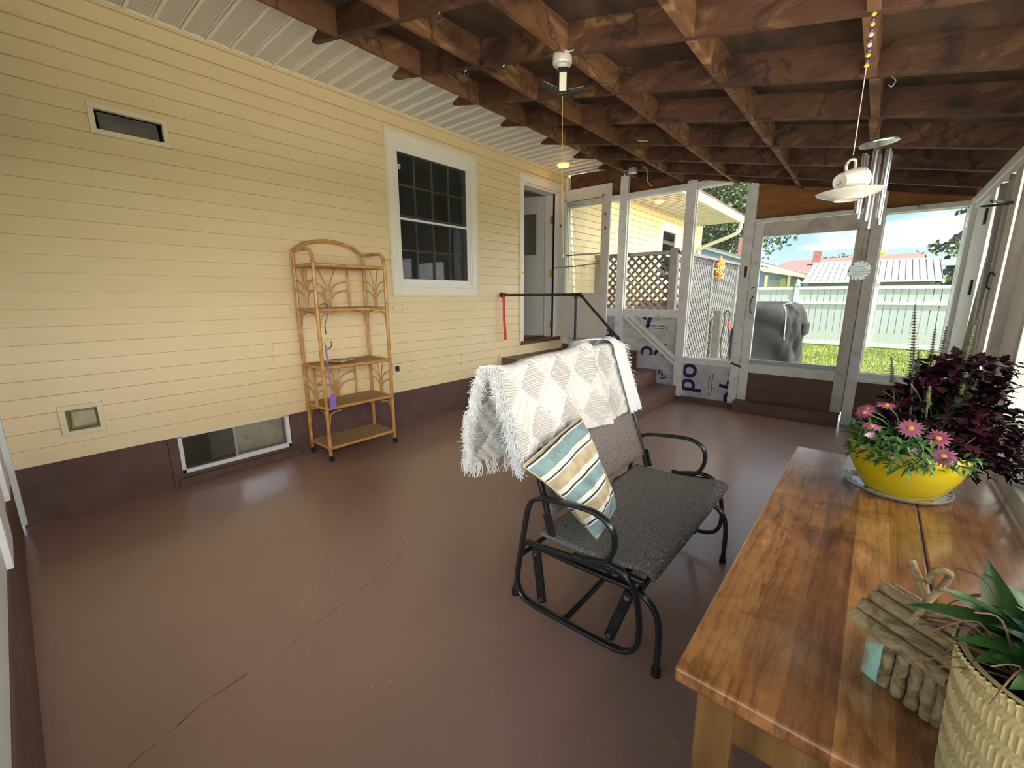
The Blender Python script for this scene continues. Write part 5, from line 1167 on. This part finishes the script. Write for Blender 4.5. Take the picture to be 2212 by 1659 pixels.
# ---- light fixture with folded panels on the rafter
LX, LY = 2.282, 2.07
lf = thing('light_fixture', (LX, LY, 2.545), 'white lamp socket holding a black bulb with folding light panels under a rafter', 'lamp')
f = MB(); f.lathe([(.0, .030), (.048, .030), (.050, .026), (.050, -.012), (.046, -.018), (.028, -.020), (.024, -.045), (.0, -.045)], (LX, LY, 2.535), 32); f.box((LX+.04, LY-.01, 2.556), (LX+.075, LY+.01, 2.563)); f.build('socket', M['porcelain'], lf, smooth=True)
f = MB(); f.lathe([(.0, 0), (.020, 0), (.026, -.02), (.024, -.09), (.018, -.115), (.0, -.12)], (LX+.006, LY, 2.492), 16)
for k in range(8): a = k*PI/4; f.box((LX+.006+.024*math.cos(a)-.003, LY+.024*math.sin(a)-.003, 2.385), (LX+.006+.024*math.cos(a)+.003, LY+.024*math.sin(a)+.003, 2.49))
f.build('bulb_core', M['blackpl'], lf)
vw = (Vector((3.694, 0, 1.355)) - Vector((LX, LY, 2.42))); vw.z = 0; vw.normalize(); sdv = Vector((-vw.y, vw.x, 0))
c = Vector((LX+.006, LY, 2.428)) + vw*.034
f = MB(); f.obox(c, .052, .014, .125, sdv, vw, (0, 0, 1)); pnl = f.build('light_panel', M['blackpl'], lf, bevel=.003)
f = MB(); f.obox(c + vw*.009 - Vector((0, 0, .006)), .036, .004, .085, sdv, vw, (0, 0, 1)); f.build('diffuser', M['led'], pnl, bevel=.002)
for s_, tl in ((-1, .45), (1, .1)):
    d = (-sdv*s_*.95*-1 + Vector((0, 0, .32 if s_ > 0 else .03))).normalized(); d = (sdv*s_ + Vector((0, 0, tl))).normalized(); cc = Vector((LX+.006, LY, 2.385)) + d*.068
    f = MB(); f.obox(cc, .110, .052, .012, d, vw); pnl = f.build('light_panel', M['blackpl'], lf, bevel=.003)
    f = MB(); f.obox(cc - d.cross(vw)*(-.008 if d.cross(vw).z > 0 else .008)*1, .088, .036, .003, d, vw); f.build('diffuser', M['led'], pnl)
f = MB(); f.tube([(LX+.006, LY, 2.375), (LX+.012, LY, 2.1), (LX+.030, LY, 1.572)], .0013, 5); f.lathe([(.0, 0), (.006, .004), (.003, .02), (0, .022)], (LX+.030, LY, 1.555), 10); f.build('pull_cord', M['wire'], lf)

# ---- soffit lamps
def soffit_lamp(x, y, label):
    t = thing('soffit_lamp', (x, y, 3.02), label, 'lamp')
    f = MB(); f.lathe([(.0, .018), (.10, .018), (.11, .010), (.10, .0), (.085, -.002)], (x, y, 3.012), 8); f.build('trim', M['siding_trim'], t)
    f = MB(); f.lathe([(.085, .0), (.075, -.028), (.0, -.034)], (x, y, 3.012), 8); f.build('diffuser', M['warmlamp'], t)
    ld = bpy.data.lights.new('lamp_light', 'POINT'); ld.energy = .35; ld.color = (1, .62, .30); ld.shadow_soft_size = .05; lo = bpy.data.objects.new('lamp_light', ld); C.objects.link(lo); lo.location = (x, y, 2.93); attach(lo, t)
soffit_lamp(.33, 5.0, 'glowing orange lamp in the soffit above the open storm door')
soffit_lamp(.414, 8.0, 'glowing orange lamp in the soffit outside, beyond the screens')

# ---- ceiling hooks and cables
for (x, y, lab) in ((1.576, 2.07, 'steel screw ring under the rafter, left one of the pair before the lamp'), (1.889, 2.07, 'steel screw ring under the rafter, right one of the pair before the lamp'), (1.996, 1.50, 'steel screw ring under the nearest rafter, farthest from the lamp')):
    z = zb(x) - .024; f = MB(); f.tube([(x + .013*math.cos(a*PI/8), y + .004*math.cos(a*PI/8), z + .017*math.sin(a*PI/8)) for a in range(16)], .0028, 6, closed=True); f.tube([(x, y, z+.016), (x, y, z+.03)], .0028, 6)
    tag(f.build('screw_ring', M['steel'], smooth=True), lab, 'hook', 'screw rings under the rafters')
f = MB(); f.tube(smooth_path([(1.40, 5.03, 2.80), (1.47, 5.0, 2.755), (1.49, 5.0, 2.70), (1.485, 5.0, 2.63), (1.53, 5.0, 2.575), (1.55, 5.0, 2.57)]), .0055, 6); tag(f.build('loose_cable', M['wire'], smooth=True), 'yellowed loose cable end dangling from the rafters above the far wall', 'cable')
f = MB(); f.tube(smooth_path([(1.85, 3.87, 2.72), (1.90, 3.84, 2.675), (1.96, 3.84, 2.66), (2.0, 3.85, 2.66)]), .006, 6); tag(f.build('cable_loop', M['wire'], smooth=True), 'short loop of yellow cable sagging below a middle rafter', 'cable')
jb = thing('junction_box', (1.33, 4.97, 2.83), 'round grey junction box among the rafters above the far wall', 'junction box')
f = MB(); f.lathe([(0, -.02), (.05, -.02), (.055, -.012), (.055, .03), (0, .03)], (1.30, 5.0, 2.76), 8); f.build('box', M['galv'], jb)
f = MB(); f.tube(smooth_path([(1.10, 5.02, 2.86), (1.18, 5.0, 2.79), (1.25, 5.0, 2.765)]), .005, 6); f.build('cable', M['wire'], jb)
# chime hook
f = MB(); f.tube(smooth_path([(3.602, 2.65, 2.285), (3.61, 2.645, 2.27), (3.622, 2.645, 2.255), (3.612, 2.645, 2.235), (3.600, 2.648, 2.245)]), .002, 6); tag(f.build('chime_hook', M['galv']), 'small metal hook under the rafter that carries the wind chime', 'hook')

# ---- grey plastic sheet pinned in the right wall opening
def sheet(u_, v_):
    y = 3.96 + .52*u_; z = .56 + 1.49*v_; return Vector((4.228 + .028*math.sin(u_*11 + v_*3) + .012*math.sin(u_*23+v_*2), y + .02*math.sin(v_*4)*(1-v_), z))
f = MB(); f.grid(sheet, 40, 40); tag(f.build('plastic_sheet', M['grey_sheet'], smooth=True, solid=.002), 'crumpled grey plastic sheet hanging in the opening of the right wall', 'sheet')

# ================================================================== OUTSIDE
GZ = -.30
f = MB(); f.box((-40, -30, GZ-.3), (40, 75, GZ)); lawn = f.build('lawn', M['grass']); tag(lawn, kind='structure')
f = MB(); f.box((4.7, -16, GZ), (18, 4.8, GZ+.02)); f.box((-6, -16, GZ), (4.7, -1.2, GZ+.02)); tag(f.build('bounce_slab', mat('pale_bounce_concrete', (.66, .61, .53), .85)), kind='structure')  # unseen pale slab added to bounce sunlight up into the porch
f = MB(); f.box((-.0, 5.76, GZ), (3.9, 8.1, -.12)); pt = f.build('patio_slab', mat('patio_concrete', (.36, .35, .33), .8)); tag(pt, kind='structure')
rnd = random.Random(77); f = MB()
for i in range(30000):
    y = 8.2 + 9.1*rnd.random()**1.3; x = rnd.uniform(1.6, 7.2); h = rnd.uniform(.035, .075); a = rnd.uniform(0, PI); w = .006; dx, dy = w*math.cos(a), w*math.sin(a)
    f.add([(x-dx, y-dy, GZ), (x+dx, y+dy, GZ), (x+rnd.gauss(0, .02), y+rnd.gauss(0, .02), GZ+h)], [(0, 1, 2)])
tag(f.build('grass_blades', M['blade']), 'short sunny green grass of the back yard', 'grass', kind='stuff')

# ---- white vinyl fence
FY = 17.4
fe = thing('vinyl_fence', (2.5, FY, GZ), 'white vinyl privacy fence with capped posts across the back yard', 'fence')
FX = [-4.60+2.04*i for i in range(10)]
for i, x in enumerate(FX):
    f = MB(); f.box((x-.065, FY-.065, GZ), (x+.065, FY+.065, 1.66)); p = f.build('post', M['fencetop'], fe)
    f = MB(); f.box((x-.08, FY-.08, 1.66), (x+.08, FY+.08, 1.685)); f.lathe([(.055, 1.685), (.05, 1.70), (.068, 1.74), (.062, 1.785), (.03, 1.83), (.0, 1.86)], (x, FY, 0), 16); f.build('post_cap', M['fencetop'], p, smooth=True)
    if i < len(FX)-1:
        a, b = x+.065, FX[i+1]-.065
        for z0, z1 in ((1.50, 1.60), (1.03, 1.12), (-.26, -.16)): f = MB(); f.box((a, FY-.04, z0), (b, FY+.04, z1)); f.build('rail', M['fencetop'], fe)
        f = MB(); n = 11; w = (b-a)/n
        for k in range(n): f.box((a+k*w+.009, FY-.018, -.16), (a+(k+1)*w-.009, FY+.018, 1.50))
        f.build('board_panel', M['fence'], fe)

# ---- lattice screens outside the steps
def lattice(mb, P, u_, v_, W_, H_, pitch, sw, th):
    P = Vector(P); u_ = Vector(u_); v_ = Vector(v_); n = u_.cross(v_)
    for sgn, off in ((1, 0), (-1, th)):
        k = -H_
        while k < W_ + H_:
            # line x = k + t*sgn... clipped to the rectangle
            pts = []
            x0 = k if sgn > 0 else k
            # param along z: x = x0 + sgn*(z - (0 if sgn > 0 else H_)) 
            z_in = None
            lo, hi = 0.0, H_
            if sgn > 0: fx = lambda z: k + z
            else: fx = lambda z: k + (H_ - z)
            zs = [z for z in (0.0, H_)]
            cand = []
            for z in (0.0, H_):
                if 0 <= fx(z) <= W_: cand.append((fx(z), z))
            for X in (0.0, W_):
                z = (X-k) if sgn > 0 else (H_-(X-k))
                if 0 < z < H_: cand.append((X, z))
            if len(cand) >= 2:
                a, b = cand[0], cand[1]; A_ = P + u_*a[0] + v_*a[1] + n*off; B_ = P + u_*b[0] + v_*b[1] + n*off; d = B_-A_
                if d.length > .03: mb.obox((A_+B_)/2, d.length, sw, th, d, n.cross(d))
            k += pitch
ld_ = thing('dark_lattice_screen', (.7, 6.5, GZ), 'dark weathered wooden lattice screen facing the porch windows', 'lattice')
f = MB(); lattice(f, (.06, 6.50, GZ+.05), (1, 0, 0), (0, 0, 1), 1.22, 2.20, .125, .036, .008); f.build('lattice_panel', M['latdark'], ld_)
for a, b in (((.02, 6.47, GZ), (.10, 6.54, 1.98)), ((1.26, 6.46, GZ), (1.37, 6.55, 2.02))): f = MB(); f.box(a, b); f.build('post', M['latdark'], ld_)
f = MB(); f.box((.0, 6.465, 1.935), (1.37, 6.545, 1.99)); f.build('top_rail', M['latdark'], ld_)
lg = thing('grey_lattice_screen', (1.35, 8.3, GZ), 'weathered grey lattice screen running back toward the yard', 'lattice')
f = MB(); lattice(f, (1.35, 6.62, GZ+.05), (0, 1, 0), (0, 0, 1), 3.30, 2.20, .125, .048, .008); f.build('lattice_panel', M['latgrey'], lg)
for y in (8.20, 9.92): f = MB(); f.box((1.32, y-.035, GZ), (1.385, y+.035, 1.98)); f.build('post', M['latgrey'], lg)
f = MB(); f.box((1.31, 6.56, 1.94), (1.40, 9.96, 1.985)); f.build('top_rail', M['latgrey'], lg)
wre = thing('autumn_wreath', (1.42, 8.48, 1.84), 'orange and yellow autumn wreath hanging on the grey lattice', 'wreath')
rnd = random.Random(4); f = MB()
for i in range(260):
    a = rnd.uniform(0, 2*PI); r_ = .10 + rnd.gauss(0, .02); p = Vector((1.425+rnd.gauss(0, .015), 8.48 + r_*math.cos(a), 1.80 + r_*1.15*math.sin(a))); leaf(f, p, rdir(rnd, .2), (1, 0, 0), rnd.uniform(.04, .09), .025, .3, seg=3)
for i in range(16): leaf(f, (1.43, 8.48+rnd.uniform(-.05, .05), 1.92), (0, rnd.uniform(-.4, .4), 1), (1, 0, 0), rnd.uniform(.08, .14), .02, .1, seg=3)
f.build('silk_leaves', M['orange'], wre)
hp_ = thing('hose_post', (1.47, 8.4, GZ), 'dark slanting post with a looped black hose beside the grey lattice', 'post')
f = MB(); f.prism([(1.42, 8.36, GZ), (1.54, 8.36, GZ), (1.545, 8.33, 1.07), (1.425, 8.33, 1.07)], (0, .13, 0)); f.build('post', M['latdark'], hp_)
f = MB(); f.tube(smooth_path([(1.60, 8.36, 1.0), (1.61, 8.36, .85), (1.585, 8.36, .55), (1.60, 8.36, .28), (1.66, 8.36, .18), (1.73, 8.36, .28), (1.72, 8.36, .55), (1.68, 8.36, .80), (1.69, 8.36, 1.02)]), .013, 8); f.tube(smooth_path([(1.60, 8.36, 1.0), (1.62, 8.36, 1.06), (1.67, 8.36, 1.07), (1.69, 8.36, 1.02)]), .013, 8); f.tube([(1.64, 8.36, .20), (1.64, 8.36, -.2)], .013, 8); f.build('hose', M['blackpl'], hp_, smooth=True)
f = MB(); f.tube([(1.69, 8.35, .88), (1.695, 8.35, .76)], .022, 8); f.build('red_nozzle', M['red'], hp_)
f = MB(); f.box((.35, 7.5, GZ), (1.28, 8.3, 1.22)); f.box((.33, 7.48, 1.22), (1.30, 8.32, 1.26)); tag(f.build('storage_bin', M['pinkbrick'], bevel=.01), 'faded red box glimpsed through the dark lattice', 'box')

# ---- covered grill
gr_ = thing('covered_grill', (2.5, 7.15, -.12), 'barbecue grill under a wrinkled grey cover outside the screened door', 'grill')
def gcov(u_, v_):
    a = 2*PI*u_; ca, sa = math.cos(a), math.sin(a); e = .45
    sx = math.copysign(abs(ca)**e, ca); sy = math.copysign(abs(sa)**e, sa)
    if v_ < .62: t = v_/.62; z = -.12 + 1.02*t; k = 1.03 - .05*t
    else: t = (v_-.62)/.38; z = .90 + .355*math.sin(t*PI/2)**.9; k = .98*max(0.0, (1-t**2.6))**.55
    w = .030*(abs(math.sin(a*3.5+v_*5))-.5) + .020*(abs(math.sin(a*7.5-v_*9))-.5) + .022*(abs(math.sin(v_*11+a*2.5))-.5)*(1 if v_ > .3 else .5)
    return Vector((2.50 + (.43*k + w*k)*sx, 7.15 + (.31*k + w*k)*sy, z + .01*math.sin(a*5)*k))
f = MB(); f.grid(gcov, 96, 60); f.build('cover', M['cover'], gr_, smooth=True)
f = MB(); pts = [gcov(.80, v_)+Vector((0, -.006, .004)) for v_ in (.52, .58, .64, .70, .76, .82, .86)]; pts += [gcov(.80+.03*k, .87+.01*k)+Vector((0, 0, .006)) for k in range(1, 4)]; f.tube(smooth_path(pts), .006, 6); f.build('piping', M['piping'], gr_, smooth=True)
f = MB(); f.box((2.92, 7.0, .80), (2.99, 7.3, .98)); f.build('side_pocket', M['cover'], gr_, bevel=.03)

# ---- eave, gutter and downspout of the house wing beyond the porch
ev = struct_root('trim_2', (1.0, 8.6, 3.04), 'white eave with gutter and downspout of the yellow house wing', 'eave')
f = MB(); f.box((0, 5.66, 3.04), (.92, 11.62, 3.07)); f.build('soffit_panel', M['soffit_rib'], ev)
f = MB(); y = 5.7
while y < 11.6: f.box((.012, y-.009, 3.026), (.91, y+.009, 3.041)); y += .1396
f.build('soffit_ribs', M['gutter'], ev)
f = MB(); f.prism([(.92, 5.66, 3.0), (.93, 5.66, 2.985), (1.0, 5.66, 2.99), (1.04, 5.66, 3.06), (1.05, 5.66, 3.11), (.92, 5.66, 3.11)], (0, 5.98, 0)); f.build('gutter', M['gutter'], ev)
f = MB(); f.tube(smooth_path([(.97, 11.5, 3.0), (.96, 11.5, 2.86), (.85, 11.5, 2.74), (.30, 11.5, 2.55), (.10, 11.5, 2.45), (.06, 11.5, 2.30), (.06, 11.5, .8), (.06, 11.5, GZ)]), .045, 8); f.build('downspout', M['gutter'], ev, smooth=True)
f = MB(); f.prism([(1.03, 5.62, 3.11), (-3.2, 5.62, 4.6), (-3.2, 5.62, 4.66), (1.03, 5.62, 3.17)], (0, 6.1, 0)); f.build('roof_slope', M['deck'], ev)
f = MB(); f.box((-.02, 11.70, .3), (.03, 11.79, 3.04)); f.build('corner_trim', M['siding_trim'], ev)
f = MB(); f.box((-.5, 11.74, .3), (-.02, 11.78, 3.2)); f.build('end_wall', M['siding'], ev)

# ---- neighbours
bh_ = thing('blue_house', (-4, 27, GZ), 'blue neighbouring house with white eaves and a cream covered porch behind the fence', 'house')
zr = lambda x: 4.117 + (x+4.512)*-.3436
f = MB(); f.prism([(-14, 26.3, GZ), (.45, 26.3, GZ), (.45, 26.3, zr(.45)-.12), (-8, 26.3, zr(-8)-.12), (-14, 26.3, zr(-8)-2.1)], (0, 4, 0)); f.build('wall', M['blue'], bh_)
f = MB()
for i in range(26): z = .2+i*.16; xr = min(-.95, (4.117-.15-z)/.3436-4.512); f.box((-14, 26.285, z), (xr, 26.30, z+.012))
f.build('siding_lines', M['greywall'], bh_)
f = MB(); f.prism([(-8, 25.9, zr(-8)-.17), (1.30, 25.9, zr(1.30)-.17), (1.30, 25.9, zr(1.3)-.03), (-8, 25.9, zr(-8)-.03)], (0, .2, 0)); f.build('fascia', M['fencetop'], bh_)
f = MB(); f.prism([(-8, 25.88, zr(-8)-.03), (1.33, 25.88, zr(1.33)-.03), (1.33, 25.88, zr(1.33)+.03), (-8, 25.88, zr(-8)+.03)], (0, 4.6, 0)); f.prism([(-8, 25.88, zr(-8)-.03), (-8, 25.88, zr(-8)+.03), (-15, 25.88, 2.9)], (0, 4.6, 0)); f.build('roof', M['metalroof'], bh_)
f = MB(); f.prism([(-1.05, 25.4, 2.50), (1.32, 25.4, 2.02), (1.32, 25.4, 2.12), (-1.05, 25.4, 2.72), (-1.35, 25.4, 2.66)], (0, .9, 0)); f.build('porch_ceiling', M['cream2'], bh_)
f = MB(); f.box((-1.0, 26.25, GZ), (.44, 26.29, 2.1)); f.build('porch_wall', M['greywall'], bh_)
for x in (-.90, .10): f = MB(); f.box((x-.06, 25.55, GZ), (x+.06, 25.7, 2.3)); f.build('porch_post', M['cream2'], bh_)
f = MB(); f.box((-.35, 26.2, 1.62), (-.1, 26.25, 2.15)); f.build('porch_lantern_board', M['cream2'], bh_)
f = MB(); f.box((-2.95, 28, 3.0), (-2.35, 28.5, 4.55)); f.build('chimney', M['brick'], bh_)
sh_ = thing('metal_roof_shed', (3.1, 25.5, GZ), 'long shed with a standing seam grey metal roof behind the fence', 'shed')
f = MB(); f.box((1.05, 24.3, GZ), (5.25, 27.6, 1.95)); f.build('wall', mat('slate_shed_wall', (.16, .18, .20), .7), sh_)
f = MB(); f.prism([(.86, 23.95, 1.86), (.86, 27.0, 2.80), (.86, 27.0, 2.86), (.86, 23.95, 1.92)], (4.62, 0, 0)); rf = f.build('roof', M['metalroof'], sh_)
f = MB(); 
for i in range(22):
    x = .88 + i*.218; f.prism([(x, 23.94, 1.92), (x, 27.0, 2.862), (x, 27.0, 2.90), (x, 23.94, 1.955)], (.018, 0, 0))
f.build('seams', mat('dark_roof_seam', (.04, .045, .05), .7), rf)
f = MB(); f.box((.84, 26.95, 2.84), (5.50, 27.1, 2.93)); f.box((.84, 23.9, 1.84), (5.5, 23.96, 1.93)); f.build('roof_trim', M['fencetop'], sh_)
f = MB(); f.box((5.5, 26.6, 2.55), (6.9, 26.8, 2.80)); f.build('side_beam', M['fencetop'], sh_)
rh = thing('red_roof_house', (1, 52, GZ), 'far house with a long red shingle roof and brick chimney', 'house')
f = MB(); f.prism([(-5.6, 47, 2.6), (-4.4, 53, 4.75), (-4.4, 53, 4.85), (-5.6, 47, 2.7)], (0, 0, 0)) if False else None
f = MB(); f.add([(-6.6, 45, 2.4), (6.3, 45, 2.6), (6.1, 54, 5.0), (-4.2, 54, 4.75), (-6.6, 60, 2.4), (6.3, 60, 2.6)], [(0, 1, 2, 3), (3, 2, 5, 4), (0, 3, 4), (1, 5, 2), (0, 4, 5, 1)]); f.build('roof', M['redroof'], rh)
f = MB(); f.box((-5.8, 45.6, GZ), (5.8, 59.4, 2.5)); f.build('wall', M['greywall'], rh)
f = MB(); f.box((-1.75, 51, 3.9), (-1.1, 51.7, 5.35)); f.build('chimney', M['brick'], rh)

# ---- trees
def tree(name, label, x, y, zc, rx, ry, rz, n, ls, m, seed, zt=None, shape='round', blobs=14, cat='tree'):
    rnd = random.Random(seed); t = thing(name, (x, y, GZ), label, cat); f = MB()
    B = []
    if shape == 'round':
        for i in range(blobs):
            d = rdir(rnd, .15); k = rnd.uniform(.35, .72); B.append((Vector((x+d.x*rx*k, y+d.y*ry*k, zc+d.z*rz*k)), rnd.uniform(.32, .5)))
    for i in range(n):
        if shape == 'round':
            c, r_ = B[rnd.randrange(blobs)]; d = rdir(rnd, 0); k = rnd.uniform(.55, 1.05); p = c + Vector((d.x*rx, d.y*ry, d.z*rz))*r_*k
        else:
            h = rnd.random()**1.25; a = rnd.uniform(0, 2*PI); tier = (.75+.25*math.sin(h*34)+.12*math.sin(a*7)); q = (1-h)*rx*tier*rnd.uniform(.5, 1.05); p = Vector((x+q*math.cos(a), y+q*math.sin(a)*ry/rx, zc-rz+2*rz*h - q*.12))
        d = rdir(rnd, 0); s = d.orthogonal().normalized(); t2 = d.cross(s); l = ls*rnd.uniform(.6, 1.3)
        f.add([p-s*l*.5, p-t2*l*.35, p+s*l*.5, p+t2*l*.35+d*l*.1], [(0, 1, 2, 3)])
    f.build('crown', M[m], t)
    f = MB(); f.tube([(x, y, GZ), (x+.1, y, zc*.5), (x, y, zc+rz*.3)], [.28*rx/4+.05, .2*rx/4+.04, .05], 8)
    for i in range(5):
        if shape == 'round': c, r_ = B[i]; f.tube([(x, y, zc*.55), (c.x*.5+x*.5, c.y*.5+y*.5, c.z*.6+zc*.3), tuple(c)], [.12, .08, .03], 6)
    f.build('trunk', M['bark'], t)
tree('maple_tree', 'big green maple tree behind the blue house, seen through the middle screens', -6.0, 36.5, 8.6, 6.5, 4.8, 5.4, 28000, .24, 'tree', 1, blobs=26)
tree('purple_tree', 'dark purple leaved tree behind the red roof chimney', -1.0, 62, 4.4, 2.9, 2, 2.0, 1500, .30, 'treered', 2, blobs=10)
tree('yellow_green_tree', 'yellow green treetop rising behind the red roof', 3.2, 63, 4.3, 1.7, 1.5, 2.0, 900, .34, 'treeyel', 3, blobs=8)
tree('conifer_tree', 'tall green conifer to the right of the metal roof shed', 8.5, 30.5, 4.8, 5.6, 4.0, 4.8, 14000, .30, 'treedark', 4, shape='cone')
tree('yard_shrub', 'low green shrub in front of the conifer beside the shed', 6.6, 24.6, 1.3, 1.0, .9, 1.1, 1500, .16, 'tree', 6, blobs=7, cat='shrub')
tree('flower_bush', 'bush of yellow and orange flowers outside the right wall', 5.85, 12.3, .25, .45, .5, .75, 1500, .07, 'flowers', 8, blobs=9, cat='bush')
